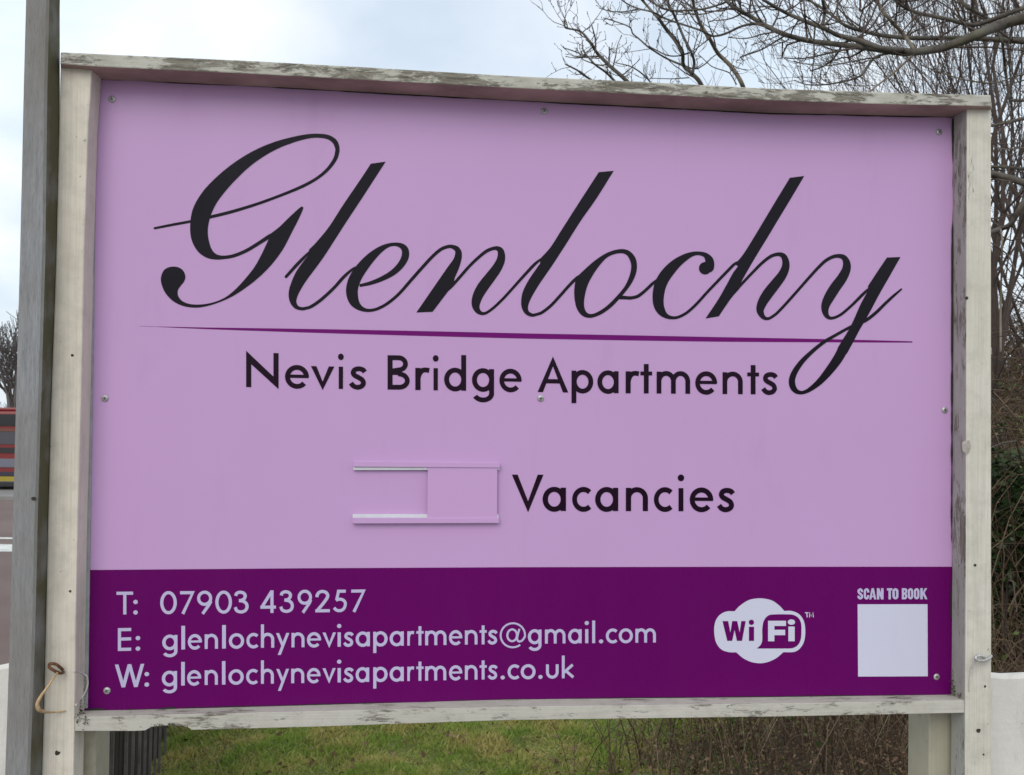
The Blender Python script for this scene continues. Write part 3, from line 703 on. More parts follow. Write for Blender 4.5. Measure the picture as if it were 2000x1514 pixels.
# screw eyes on the posts
e = tube('screw_eye', [bp(122,1308,DP), bp(118,1304,DP+.012), bp(108,1297,DP+.018), bp(97,1297,DP+.02), bp(96,1303,DP+.021), bp(106,1310,DP+.02), bp(118,1315,DP+.012), bp(124,1313,DP+.004)], .0024, M_RUST, sign)
e['label'] = 'rusty screw eye'
e = tube('screw_eye', [bp(1924,1287,DP), bp(1922,1284,DP+.012), bp(1914,1281,DP+.018), bp(1905,1284,DP+.02), bp(1907,1289,DP+.021), bp(1916,1291,DP+.018), bp(1930,1287,DP+.008), bp(1936,1281,DP+.0)], .0026, M_STEEL, sign)
e['label'] = 'bright zinc screw eye'
def hung(name, P, r_, mat, label, cat):
    o = tube(name, [sign.matrix_world @ p for p in P], r_, mat, None, 6)
    return tag(o, label, cat)
hung('cord', [bp(112,1314,DP+.018), bp(104,1325,.082), bp(92,1343,.092), bp(80,1360,.096), bp(73,1375,.096), bp(76,1386,.092), bp(90,1391,.075), bp(110,1391,DP+.006), bp(128,1388,DP+.003)], [.0016,.0017,.002,.0028,.0036,.0026,.0014,.001], M_TWINE, 'frayed tan twine loop hanging from the rusty screw eye', 'cord')
hung('cord', [bp(145,1311,DP+.003), bp(153,1313,.03), bp(163,1316,.012), bp(170,1322,.008), bp(171,1338,.006), bp(165,1355,.008), bp(156,1367,.02), bp(148,1378,DP+.002)], .0016, M_STRING, 'white cord curling out of the lower left corner of the sign frame', 'cord')
hung('cord', [bp(1908,1287,DP+.02), bp(1902,1296,DP+.012), bp(1897,1312,DP+.006), bp(1894,1334,DP+.003), bp(1893,1350,DP+.002)], [.0024,.002,.0016,.001], M_STRING, 'white string hanging from the bright screw eye on the right post', 'cord')

# ------------------------------------------------------------------ grey post at the left
gp = empty('timber_post')
ks = [-700, -300, 0, 165, 330, 500, 800, 1000, 1250, 1514, 2000, 2560]
DG = 0.085
fl = L([(-700,66),(0,48),(165,43.5),(330,40),(500,36),(800,28),(1000,22.5),(1250,16),(1514,7),(2560,-28)], ks, DG, True)
fr = L([(-700,108),(0,98),(165,94),(330,92),(500,90),(800,81.5),(1000,75.5),(1250,70),(1514,60),(2560,30)], ks, DG, True)
bk = L([(-700,133),(0,119.5),(90,118),(120,121),(330,118),(500,113),(800,102),(1000,97.5),(1250,92),(1514,86),(2560,60)], ks, 0.035, True)
bk = [Vector((b_[0], b_[1], f_[2])) for b_, f_ in zip(bk, fr)]
W_ = sign.matrix_world
base = W_ @ Vector(fl[-1]); gp.location = (base[0], base[1], 0)
cv = lambda rl: [(W_ @ Vector(p)) - gp.location for p in rl]
loft('post_shaft', [cv(fl), cv(fr), cv(bk), cv(back(fl, 0.035))], M_GREY, gp, 0.006)
tag(gp, 'tall weathered grey square post standing against the left end of the sign', 'post')
for x, y in ((66, 974), (73, 1280)):
    p = (W_ @ bp(x, y, DG + 0.001 if x < 70 else 0.06)) - gp.location
    V = [(p[0] + .004 * math.cos(a), p[1] - .0004, p[2] + .003 * math.sin(a)) for a in np.linspace(0, 2 * math.pi, 10)[:-1]]
    mesh('knot', V, [tuple(range(9))], M_HOLE, gp)

# ------------------------------------------------------------------ ground
def sstep(a, b, x):
    t_ = min(1, max(0, (x - a) / (b - a))); return t_ * t_ * (3 - 2 * t_)
def edge_x(y): return -1.536 - max(-2, y - 4.26) * 0.244
def height(x, y):
    z = 0.0
    z -= 1.0 * sstep(edge_x(y) - 0.02, edge_x(y) - 0.75, x) * 1.0 if False else 0.0
    dl = edge_x(y) - x
    z -= 1.0 * sstep(0.0, 0.7, dl) * sstep(2.35, 2.9, y)
    bank = min(max(0, y - 4.7) * 0.24, 2.2)
    z += bank * sstep(-0.5, 1.6, x) * (1 - 0.5 * sstep(9, 20, x))
    if 2.4 < y < 14 and dl < 0.4:
        z += 0.035 * math.sin(x * 5.1 + 1.3) * math.sin(y * 4.3) + 0.022 * math.sin(x * 11.7 + y * 6.1) + 0.012 * math.sin(x * 19 - y * 14)
    return z
def ground_mat():
    g = N('earth_and_grass'); v = g.vec()
    a = g.noise(v, 2.2, 6, 0.6); b = g.noise(v, 30, 6, 0.7)
    c = g.mix(g.rng(b, 0.3, 0.7), (0.045, 0.032, 0.02), (0.10, 0.075, 0.045))
    gr = g.mix(g.rng(b, 0.3, 0.7), (0.10, 0.13, 0.03), (0.20, 0.23, 0.07))
    sp_ = g.n.new('ShaderNodeSeparateXYZ'); g.l.new(v, sp_.inputs[0]); q_ = g.math('ADD', g.math('MULTIPLY', a, 1.4), g.math('MULTIPLY', sp_.outputs[0], -.9)); g.col(g.mix(g.rng(q_, -.35, .25), c, gr)); g.rough(0.95); g.bump(b, 0.8, 0.03); return g.m
M_GROUND = ground_mat()
gx = sorted(set([-1500, -700, -300, -150, -80, -50] + list(np.arange(-36, -6, 3.0)) + list(np.arange(-6, -2, 0.16)) + list(np.arange(-2, 2.5, 0.08)) + list(np.arange(2.5, 8, 0.16)) + [8.5, 10, 12, 15, 20, 30, 50, 90, 200, 500, 1500]))
gy = sorted(set([-1500, -500, -150, -50, -20, -8, -3, 0, 1.5, 2.2] + list(np.arange(2.35, 4, 0.16)) + list(np.arange(4, 6.6, 0.07)) + list(np.arange(6.65, 10, 0.16)) + list(np.arange(10, 20, 1.0)) + [22, 26, 32, 40, 55, 80, 130, 300, 700, 1500]))
V = [(x, y, height(x, y)) for y in gy for x in gx]; nx = len(gx)
Fc = [(j*nx+i, j*nx+i+1, (j+1)*nx+i+1, (j+1)*nx+i) for j in range(len(gy)-1) for i in range(nx-1)]
tag(mesh('ground', V, Fc, M_GROUND, None, True), kind='structure')
def tarmac(name, c1, c2):
    g = N(name); v = g.vec(); a = g.noise(v, 0.35, 5, 0.6); b = g.noise(v, 45, 4, 0.8)
    c = g.mix(g.rng(a, 0.35, 0.65), c1, c2)
    g.col(g.mix(g.math('MULTIPLY', g.rng(b, 0.4, 0.7), 0.3), c, tuple(x * 0.5 for x in c1))); g.rough(0.85); g.bump(b, 0.4, 0.01); return g.m
M_ROAD = tarmac('reddish_tarmac', (0.135, 0.088, 0.075), (0.175, 0.125, 0.110))
M_PAVE = tarmac('grey_paving', (0.20, 0.19, 0.18), (0.26, 0.25, 0.235))
M_MARK = plain('road_paint', (0.62, 0.62, 0.58), 0.7, 0.2, 3)
def sheet(name, P, z, mat, **k):
    o = mesh(name, [(x, y, z) for x, y in P], [tuple(range(len(P)))], mat); return tag(o, **k)
sheet('road', [(-40, 4.5), (-3.6, 4.5), (-8, 31), (-40, 31)], -0.995, M_ROAD, kind='structure')
V, Fc = box_vf(-42, -4, 31, 48, -1.05, -0.88)
tag(mesh('far_pavement', V, Fc, M_PAVE), kind='structure')
V, Fc = box_vf(-12, 12, -9, 1.84, -0.1, 0.02)
tag(mesh('near_pavement', V, Fc, M_PAVE), kind='structure')
# markings, their ends lie a little left of the post
sheet('road_marking', [(-16, 18.9), (-9.62, 18.9), (-10.0, 20.0), (-16, 20.0)], -0.991, M_MARK, kind='structure')
sheet('road_marking', [(-16, 20.9), (-10.4, 20.9), (-10.4, 21.15), (-16, 21.15)], -0.991, M_MARK, kind='structure')

# ------------------------------------------------------------------ white walls on either side of the sign
def wall(name, pxa, pxb, ypx, Y, label, seed):
    rr = random.Random(seed); xa, xb = pxa, pxb; n = 60; prof = []
    for i in range(n + 1):
        x = xa + (xb - xa) * i / n
        prof.append((x, ypx + 0.006 * rr.gauss(0, 1) * (1 if rr.random() < .5 else .3) + 0.006 * math.sin(i * 1.7 + seed)))
    V = []; Fc = []
    for x, z in prof: V += [(x, Y, 0.0), (x, Y, z - .006), (x, Y + .004, z), (x, Y + .020, z + .001), (x, Y + .024, 0.0)]
    for i in range(n):
        for j in range(4): a = i * 5 + j; Fc.append((a, a + 5, a + 6, a + 1))
    Fc.append((0, 1, 2, 3, 4)); Fc.append(tuple(n * 5 + j for j in (4, 3, 2, 1, 0)))
    o = mesh(name, V, Fc, M_WALL); import bmesh
    bm = bmesh.new(); bm.from_mesh(o.data); bmesh.ops.recalc_face_normals(bm, faces=bm.faces); bm.to_mesh(o.data); bm.free()
    return tag(o, label, 'wall')
g = N('white_painted_render'); v = g.vec(); a = g.noise(v, 7, 6, .65); b = g.noise(v, 120, 4, .6); s_ = g.noise(g.vec((3, 3, .5)), 9, 5, .7)
cc = g.mix(g.rng(a, .3, .7), (.58, .56, .51), (.70, .68, .63)); cc = g.mix(g.math('MULTIPLY', g.rng(s_, .5, .8), .5), cc, (.25, .24, .2))
cc = g.mix(g.rng(g.noise(v, 60, 3), .72, .77), cc, (.08, .07, .05)); g.col(cc); g.rough(.8); g.bump(b, .5, .002); M_WALL = g.m
pr = wp(1938, 1317, 1.93); pl = wp(12, 1311, 1.98)
wall('white_wall', pr[0] - .03, 4.2, pr[2], 1.93, 'low white wall starting behind the right post of the sign', 3)
wall('white_wall', -5.0, wp(120, 1311, 1.98)[0], pl[2], 1.98, 'low white wall ending behind the grey post at the left', 8)

# ------------------------------------------------------------------ dark fence at the lower left
fence = empty('dark_fence', (-0.92, 2.25, 0))
tag(fence, 'dark brown upright slat fence running back beside the grass', 'fence')
M_SLAT = plain('dark_stained_wood', (0.020, 0.013, 0.010), 0.8, 0.35, 12, bump=.4, bs=60)
M_BAR = plain('dull_metal_bar', (0.21, 0.185, 0.175), 0.5, 0.3, 20, 0.3)
A, B = Vector((-1.075, 2.3, 0)), Vector((-1.905, 5.70, 0)); dv = (B - A).normalized(); nv = Vector((-dv.y, dv.x, 0))
def fbox(name, s0_, s1_, o0, o1, z0, z1, mat, par=fence):
    V = []
    for z in (z0, z1):
        for s_, o_ in ((s0_, o0), (s1_, o0), (s1_, o1), (s0_, o1)):
            p = A + dv * s_ + nv * o_ - fence.location; V.append((p[0], p[1], z))
    return mesh(name, V, box_vf(0,1,0,1,0,1)[1], mat, par)
for k in range(36):
    s_ = .02 + k * .088
    if .72 < s_ < .98: continue
    dz = random.uniform(-.01, .01); fbox('slat', s_, s_ + .062, .0 + random.uniform(-.004, .004), .02, -.95, 1.0 + dz, M_SLAT)
for k, s_ in enumerate((.52, .60, .70, 1.005, 1.18, 1.36, 1.53, 1.71, 1.88, 2.06, 2.3)):
    fbox('bar', s_, s_ + (.011 if k < 4 else .008), -.045, -.035, -.95, 1.02, M_BAR)
fbox('post', .74, .96, .005, .09, -.95, 1.04, M_SLAT)
for z in (.15, .8): fbox('fence_rail', .0, 3.2, .021, .06, z, z + .07, M_SLAT)

# ------------------------------------------------------------------ grass
def translucent(g, col, f=.4):
    t = g.n.new('ShaderNodeBsdfTranslucent'); m_ = g.n.new('ShaderNodeMixShader'); m_.inputs[0].default_value = f
    g.l.new(col, t.inputs[0]); g.l.new(g.b.outputs[0], m_.inputs[1]); g.l.new(t.outputs[0], m_.inputs[2])
    out = [n_ for n_ in g.n if n_.type == 'OUTPUT_MATERIAL'][0]; g.l.new(m_.outputs[0], out.inputs[0])
def leafmat(name, c1, c2, rough=0.6, sub=0.0):
    g = N(name); g_ = g.n.new('ShaderNodeNewGeometry'); g.col(g.mix(g_.outputs['Random Per Island'], c1, c2)); g.rough(rough)
    g.b.inputs['Specular IOR Level'].default_value = 0.3; return g.m
def patchmat(name, cols):
    g = N(name); g_ = g.n.new('ShaderNodeNewGeometry'); v = g.vec()
    a = g.mix(g_.outputs['Random Per Island'], cols[0], cols[1]); b = g.mix(g_.outputs['Random Per Island'], cols[2], cols[3])
    cc_ = g.mix(g.rng(g.noise(v, 3.4, 6, .7), .42, .58), a, b); g.col(cc_); translucent(g, cc_, .5); g.rough(.65); g.b.inputs['Specular IOR Level'].default_value = .25; return g.m
M_GRASS = patchmat('grass_blades', [(.22, .32, .05), (.36, .48, .11), (.44, .41, .11), (.66, .56, .25)])
def blades(n, xr_, yr_, hh, accept, mat, name):
    V = np.zeros((n * 4, 3)); m_ = 0
    while m_ < n:
        x = random.uniform(*xr_); y = random.uniform(*yr_)
        if not accept(x, y): continue
        z = height(x, y); a = random.uniform(0, 6.28); h_ = (hh if random.random() < .28 else hh * .45) * random.uniform(.5, 1.3) * (1 + .5 * math.sin(x * 9) * math.sin(y * 7.7)); w = random.uniform(.0016, .003)
        dx, dy = math.cos(a), math.sin(a); ln_ = random.uniform(.3, 1.0) * hh * .9; b_ = random.uniform(0, 6.28)
        lx, ly = math.cos(b_) * ln_, math.sin(b_) * ln_
        V[m_*4:(m_+1)*4] = [(x - dx*w, y - dy*w, z - .004), (x + dx*w, y + dy*w, z - .004), (x + dx*w*.7 + lx*.4, y + dy*w*.7 + ly*.4, z + h_*.65), (x + lx, y + ly, z + h_)]
        m_ += 1
    Fc = np.array([[0, 1, 2, 3]]) + np.arange(n)[:, None] * 4
    return tag(np_mesh(name, V, Fc, mat), kind='stuff')
def gacc(x, y):
    lim = 0.30 + (y - 4.2) * 1.1 + .16 * math.sin(y * 13) + .12 * math.sin(x * 9 + y * 5)
    return x > edge_x(y) + .03 * math.sin(y * 17) and (x < lim or random.random() < .18 * math.exp(-(x - lim) / .4))
blades(120000, (-2.1, 2.4), (3.9, 6.2), .030, gacc, M_GRASS, 'grass')

# ------------------------------------------------------------------ undergrowth
def barkmat(name, c1, c2, lich=0.3):
    g = N(name); v = g.vec(); a = g.noise(g.vec((1, 1, .35)), 30, 6, .7); b = g.noise(v, 4, 5, .6)
    c = g.mix(g.rng(a, .3, .7), c1, c2); g.col(g.mix(g.math('MULTIPLY', g.rng(b, .5, .7), lich), c, (.16, .165, .10))); g.rough(.85); g.bump(a, .6, .006); return g.m
M_BARK = barkmat('grey_brown_bark', (.060, .050, .040), (.135, .115, .095), .5)
M_BARK2 = barkmat('brown_twigs', (.050, .036, .030), (.115, .080, .066), .1)
M_BARKP = barkmat('pale_bark', (.13, .105, .075), (.22, .185, .14), .3)
M_BARKF = barkmat('far_twigs', (.085, .072, .072), (.14, .12, .115), .0)
def curve_mass(name, gens, mat, sides=3, parent=None):
    AV = []; AF = []; k = 0
    for pts, rad in gens:
        V, Fc = tube_arr(pts, rad, sides); AV += [tuple(p) for p in V]; AF += [tuple(i + k for i in f) for f in Fc]; k += len(V)
    if not AV: return None
    return np_mesh(name, np.array(AV), np.array(AF), mat, parent, True)
def stems(n, xr_, yr_, hr, rr, acc=lambda x, y: True):
    out = []
    while len(out) < n:
        x = random.uniform(*xr_); y = random.uniform(*yr_)
        if not acc(x, y): continue
        z = height(x, y) - .02; h_ = random.uniform(*hr); a = random.uniform(0, 6.28); L_ = h_ * random.uniform(.3, 1.6)
        P = []; m_ = 6; r0 = random.uniform(*rr)
        for i in range(m_ + 1):
            t_ = i / m_
            P.append(Vector((x + math.cos(a) * L_ * t_ ** 1.3 + random.gauss(0, .012) * t_, y + math.sin(a) * L_ * t_ ** 1.3 + random.gauss(0, .012), z + h_ * math.sin(t_ * random.uniform(1.9, 2.2)) + random.gauss(0, .012))))
        out.append((P, [r0 * (1 - .75 * i / m_) for i in range(m_ + 1)]))
    return out
M_BRAM = leafmat('dead_bramble_stems', (.060, .038, .025), (.21, .145, .09), .7)
M_STRAW = leafmat('pale_dry_stems', (.30, .23, .14), (.46, .38, .25), .7)
M_DEAD = leafmat('dead_leaves', (.075, .045, .028), (.24, .155, .09), .7)
M_GREEN = leafmat('bramble_leaves', (.03, .06, .013), (.12, .16, .04), .5)
M_IVY = leafmat('ivy_leaves', (.010, .024, .008), (.040, .070, .018), .4)
def bacc(x, y):
    lim = 0.30 + (y - 4.2) * 1.1 + .16 * math.sin(y * 13); return x > lim - .1
tag(curve_mass('bramble_stems', stems(5200, (.1, 6.0), (4.25, 9.5), (.10, .62), (.0014, .0042), bacc), M_BRAM), kind='stuff')
tag(curve_mass('dry_grass_stems', stems(600, (.2, 5.0), (4.3, 7.5), (.10, .5), (.001, .0022), bacc), M_STRAW), kind='stuff')
def leaves(name, n, pos, size, mat, parent=None):
    V = np.zeros((n * 4, 3))
    for i in range(n):
        p = pos(); s_ = size * random.uniform(.5, 1.4); a = Vector((random.gauss(0, 1), random.gauss(0, 1), random.gauss(0, .6))).normalized()
        b_ = a.orthogonal().normalized(); b_.rotate(Matrix.Rotation(random.uniform(0, 6.28), 3, a)); c_ = a.cross(b_)
        V[i*4:(i+1)*4] = [tuple(p - a * s_), tuple(p - b_ * s_ * .55 + c_ * s_ * .12), tuple(p + a * s_), tuple(p + b_ * s_ * .55 + c_ * s_ * .12)]
    Fc = np.array([[0, 1, 2, 3]]) + np.arange(n)[:, None] * 4
    return np_mesh(name, V, Fc, mat, parent)
def brush_pos(xr_, yr_, zr, acc=bacc, clus=None):
    def f():
        while True:
            x = random.uniform(*xr_); y = random.uniform(*yr_)
            if not acc(x, y): continue
            if clus and math.sin(x * clus + 1.1) * math.sin(y * clus * 1.2) + random.gauss(0, .25) < .35: continue
            return Vector((x, y, height(x, y) + random.uniform(*zr)))
    return f
tag(leaves('leaf_litter', 70000, brush_pos((.1, 6.0), (4.2, 9), (0, .14)), .008, M_DEAD), kind='stuff')
tag(leaves('bramble_foliage', 9000, brush_pos((.4, 6.0), (4.5, 9), (.02, .5), bacc, 3.3), .016, M_GREEN), kind='stuff')
tag(leaves('scattered_leaves', 500, brush_pos((-1.7, 2.0), (4.1, 5.8), (.015, .035), lambda x, y: x > edge_x(y)), .016, M_DEAD), kind='stuff')
# thicket on the bank behind the right post
tag(curve_mass('thicket_stems', stems(2600, (2.2, 5.6), (5.2, 9.5), (.5, 1.5), (.002, .006)), M_BRAM), kind='stuff')
tag(leaves('thicket_leaves', 9000, brush_pos((2.4, 5.6), (5.6, 9), (.05, 1.1), lambda x, y: True), .018, M_DEAD), kind='stuff')
tag(leaves('thicket_greenery', 4500, brush_pos((2.4, 5.6), (5.2, 8), (.2, 1.4), lambda x, y: True, 4.1), .017, M_GREEN), kind='stuff')
tag(curve_mass('briar_canes', stems(170, (2.2, 5.4), (4.9, 8.5), (.6, 1.7), (.005, .011)), M_BARK2), kind='stuff')
tag(curve_mass('far_scrub', stems(3200, (-.2, 9), (9, 15), (.5, 1.5), (.004, .010)), M_BRAM), kind='stuff')
def ivy_pos():
    a = random.uniform(0, 6.28); zz_ = random.uniform(-.2, 1.0); rr_ = .46 * math.sqrt(random.random()) * (1.15 - .25 * zz_)
    return Vector((3.06 + rr_ * math.cos(a), 5.75 + rr_ * math.sin(a) * .8, height(3.06, 5.75) + .15 + zz_))
ivy = empty('ivy_bush', (3.06, 5.75, height(3.06, 5.75)))
tag(ivy, 'dark ivy bush in the undergrowth beyond the right post', 'shrub')
o = leaves('foliage', 6500, lambda: ivy_pos() - ivy.location, .026, M_IVY, ivy); o['kind'] = 'stuff'
tube('stem', [(0, 0, -.1), (.03, 0, .4), (-.02, .02, .9)], [.03, .02, .01], M_BRAM, ivy)

# ------------------------------------------------------------------ trees


def sprout(path, radii, out, n, lmin, lmax, up=0.25, lev=1, knob=True, rmin=.0022):
    """side twigs along a limb"""
    m_ = len(path)
    for _ in range(n):
        i = random.randint(max(1, m_ // 6), m_ - 1); p = path[i]; t_ = (path[i] - path[i - 1]).normalized()
        d_ = (t_ * random.uniform(.2, .9) + Vector((random.gauss(0, .7), random.gauss(0, .45), random.gauss(up, .6)))).normalized()
        L_ = random.uniform(lmin, lmax); r0 = max(rmin, min(radii[i] * .55, .004 + L_ * .008)); P = [p.copy()]; k = 6
        cur = p.copy(); dd = d_.copy()
        for q in range(k):
            dd = (dd + Vector((random.gauss(0, .22), random.gauss(0, .18), random.gauss(.10, .18)))).normalized(); cur = cur + dd * (L_ / k); P.append(cur.copy())
        rr_ = [r0 * (1 - .6 * q / k) for q in range(k + 1)]
        if knob: rr_[-1] = max(rr_[-2] * 1.35, .003)
        out.append((P, rr_))
        if lev > 0: sprout(P, rr_, out, random.randint(1, 4), lmin * .3, lmax * .38, up, lev - 1, knob, rmin)
def limb_px(pts, s, ox, oy, Y0, Y1, w0, w1):
    """a limb measured in the picture, carried from distance Y0 to Y1; widths in measured units"""
    n = len(pts); P = []; rr_ = []
    for i, (x, y) in enumerate(pts):
        t_ = i / (n - 1); Y = Y0 + (Y1 - Y0) * t_ + .12 * math.sin(i * 2.1); P.append(tuple(wp(ox + x / s, oy + y / s, Y)) + ((w0 + (w1 - w0) * t_) / s / F * Y / 2,))
    Q = catmull(P, False, 6); return [Vector(q[:3]) for q in Q], [q[3] for q in Q]
def limb_obj(name, path, rad, mat, parent, sides=8):
    V, Fc = tube_arr([p - parent.location for p in path], rad, sides); k = len(V)
    Fc += [tuple(range(sides))[::-1], tuple(range(k - sides, k))]
    return mesh(name, V, Fc, mat, parent, True)
def twig_obj(parent, segs, mat, sides=3, name='twigs'):
    segs = [([p - parent.location for p in P], r_) for P, r_ in segs]
    return tag(curve_mass(name, segs, mat, sides, parent), kind='stuff')

# overhanging tree, trunk just out of frame at the right
gz = height(4.1, 5.6); T1 = empty('bare_tree', (4.15, 5.6, gz))
tag(T1, 'bare tree at the right whose thick mossy bough reaches over the sign', 'tree', )
limb_obj('trunk', [Vector((4.15, 5.6, gz - .1)), Vector((4.12, 5.55, 1.4)), Vector((4.0, 5.4, 2.7)), Vector((4.05, 5.35, 3.6)), Vector((4.2, 5.3, 5.0)), Vector((4.3, 5.2, 6.2))], [.17, .14, .12, .10, .05, .008], M_BARK, T1, 12)
j1 = wp(2330, 60, 5.35); hub = wp(1440 + 1230 / 3.571, 365 / 3.571, 4.9)
tw = []
def add(T, pts, s, ox, oy, Y0, Y1, w0, w1, mat=M_BARK, nt=6, lm=(.15, .5), lev=1, pre=None):
    P, r_ = limb_px(pts, s, ox, oy, Y0, Y1, w0, w1)
    if T is T1 and P[0].x > 2.75 and pre is None:          # carry the bough on to the trunk outside the frame
        e_ = Vector((4.07, 5.42, P[0].z - .25)); a_ = P[0]; k_ = [a_.lerp(e_, t_) + Vector((0, 0, .06 * math.sin(t_ * 3.1))) for t_ in (1.0, .75, .5, .25)]
        P = k_ + P; r_ = [r_[0] * q_ for q_ in (1.5, 1.3, 1.15, 1.05)] + r_
    if pre is not None: P = [pre] + P; r_ = [r_[0] * 1.25] + r_
    limb_obj('branch', P, r_, mat, T); sprout(P, r_, T_tw, nt, lm[0], lm[1], lev=lev)
T_tw = tw; z7 = (3.571, 1440, 0); z6 = (4.545, 1060, 0)
add(T1, [(3050,-10),(2600,80),(2300,115),(2000,130),(1850,170),(1700,230),(1560,290),(1420,335),(1230,365)], *z7, 5.35, 4.9, 95, 52, nt=9, pre=Vector((4.0, 5.42, 2.9)) if False else j1)
add(T1, [(1240,365),(1150,352),(1000,335),(850,285),(700,245),(600,195),(480,150),(350,95),(200,10),(80,-70),(-60,-150)], *z7, 4.9, 4.7, 44, 16, nt=26)
add(T1, [(1235,368),(1130,368),(900,335),(700,310),(500,285),(330,240),(200,180),(100,120),(0,62),(-80,0),(-160,-80)], *z7, 4.9, 5.1, 46, 22, nt=26)
add(T1, [(1230,345),(1160,240),(1040,110),(960,-10),(900,-120)], *z7, 4.9, 5.3, 28, 20, M_BARKP, nt=6)
add(T1, [(2900,300),(2400,300),(2000,290),(1700,270),(1480,265),(1200,265),(1000,245),(830,205),(740,170),(640,90),(500,0),(420,-60)], *z7, 5.6, 5.3, 44, 14, nt=22)
add(T1, [(2700,-60),(2300,0),(2000,55),(1800,130),(1650,175),(1450,130),(1280,95),(1180,60),(1100,0),(1060,-60)], *z7, 5.2, 5.0, 40, 18, nt=18)
add(T1, [(1870,270),(1750,140),(1620,60),(1540,-10),(1450,-100)], *z7, 5.5, 5.6, 34, 26, nt=8)
add(T1, [(1220,390),(1100,500),(960,610),(860,700)], *z7, 4.9, 4.6, 17, 9, M_BARKP, nt=4, lm=(.1, .3))
add(T1, [(1260,100),(1150,220)], *z7, 5.0, 4.95, 14, 8, nt=1, lm=(.05, .12))
add(T1, [(1060,370),(960,400),(870,520),(780,560),(620,590),(480,590),(400,560)], *z7, 4.95, 4.7, 20, 7, nt=10, lm=(.1, .35))
add(T1, [(1000,400),(900,410),(750,440),(600,460),(430,440)], *z7, 4.95, 4.6, 13, 6, nt=7, lm=(.08, .25))
add(T1, [(490,290),(480,200),(470,80),(460,-30)], *z7, 4.8, 4.7, 16, 12, nt=3)
add(T1, [(590,190),(610,90),(595,0),(590,-60)], *z7, 4.75, 4.7, 26, 20, nt=3)
add(T1, [(330,250),(250,300),(160,350),(60,385),(20,400)], *z7, 5.0, 5.0, 13, 10, nt=9, lm=(.05, .15))
add(T1, [(1900,700),(1870,500),(1850,300),(1830,240)], *z7, 5.6, 5.5, 20, 20, nt=3)
add(T1, [(2300,560),(2000,520),(1800,580),(1600,560),(1400,500),(1280,450)], *z7, 5.7, 5.4, 14, 7, M_BARKP, nt=9, lm=(.1, .3))
add(T1, [(2600,420),(2250,500),(2000,560),(1850,600)], *z7, 5.8, 5.5, 16, 9, nt=6)
# boughs crossing the gap at the right of the post (zoom origin 1900,150, scale 2.75)
z4 = (2.75, 1900, 150)
add(T1, [(900,300),(500,230),(275,225),(210,240),(110,262),(-40,290)], *z4, 5.6, 5.1, 26, 13, nt=8, lm=(.1, .35))
add(T1, [(900,700),(500,640),(275,570),(200,545),(115,525),(-30,505)], *z4, 5.5, 5.1, 44, 34, nt=8, lm=(.1, .4))
add(T1, [(600,520),(275,495),(180,485),(100,482),(-50,470)], *z4, 5.7, 5.4, 22, 12, nt=5, lm=(.1, .3))
add(T1, [(700,360),(420,520),(275,670),(205,790),(150,815),(110,830),(-30,880)], *z4, 5.4, 5.2, 34, 24, M_BARK, nt=8, lm=(.1, .4))
add(T1, [(280,380),(180,390),(110,375)], *z4, 4.9, 4.8, 7, 5, M_BARKP, nt=3, lm=(.05, .2))
add(T1, [(150,1480),(150,1200),(158,900),(150,820)], *z4, 4.9, 4.9, 12, 9, M_BARKP, nt=3, lm=(.05, .2))
add(T1, [(110,900),(190,960),(230,1040),(300,1100)], *z4, 5.0, 5.1, 9, 6, nt=5, lm=(.1, .3))
sprout([wp(1600 + 40 * i, 40 - 9 * i, 5.1) for i in range(14)], [.012] * 14, tw, 40, .15, .7, lev=1)
twig_obj(T1, tw, M_BARK2)

# the tree standing behind the sign
gz = height(1.75, 6.4); T2 = empty('bare_tree', (1.75, 6.4, gz))
tag(T2, 'bare knobbly twigged tree whose thin limbs fan up behind the sign', 'tree')
limb_obj('trunk', [Vector((1.75, 6.4, gz - .1)), Vector((1.72, 6.35, 1.4)), Vector((1.66, 6.2, 2.2)), wp(1420, 330, 5.9), wp(1366, 222, 5.7)], [.13, .11, .07, .032, .010], M_BARK, T2, 12)
T_tw = tw2 = []
hb = [(2000, 2600), (1750, 1700)]
add(T2, [(1900,2300),(1600,1200),(1400,740),(1320,650),(1250,580),(1240,480),(1180,370),(1100,270),(1030,170),(960,90),(880,0),(820,-60)], *z6, 6.0, 5.4, 44, 18, nt=14, lm=(.1, .45))
add(T2, [(1330,655),(1345,560),(1320,470),(1250,330),(1200,210),(1150,100),(1100,0),(1060,-80)], *z6, 5.7, 5.4, 26, 22, nt=9, lm=(.1, .4))
add(T2, [(1950,2300),(1850,1100),(1770,750),(1680,600),(1560,480),(1480,340),(1400,210),(1350,90),(1330,-10),(1320,-80)], *z6, 6.0, 5.2, 44, 24, M_BARKP, nt=8, lm=(.1, .35))
add(T2, [(1950,215),(1850,215),(1750,240),(1620,300),(1510,320),(1400,270),(1250,220),(1100,170),(980,110),(860,80),(760,40),(690,-10)], *z6, 5.0, 5.2, 24, 12, nt=14, lm=(.08, .3))
add(T2, [(1700,-20),(1600,30),(1450,75),(1330,90),(1150,95),(1050,65),(960,10),(900,-20)], *z6, 5.0, 5.1, 20, 16, nt=10, lm=(.08, .3))
add(T2, [(1650,60),(1450,120),(1310,125),(1170,95)], *z6, 5.0, 5.2, 13, 10, nt=6, lm=(.08, .25))
add(T2, [(1700,2300),(1250,1300),(740,715),(600,590),(490,480),(430,390),(350,290),(270,262),(200,245),(190,180)], *z6, 6.0, 5.3, 44, 10, nt=16, lm=(.06, .3))
add(T2, [(1000,1150),(620,700),(460,570),(360,450),(350,370)], *z6, 5.7, 5.3, 26, 9, nt=9, lm=(.06, .25))
add(T2, [(590,600),(592,500),(590,420)], *z6, 5.5, 5.4, 12, 11, nt=2, lm=(.05, .12))
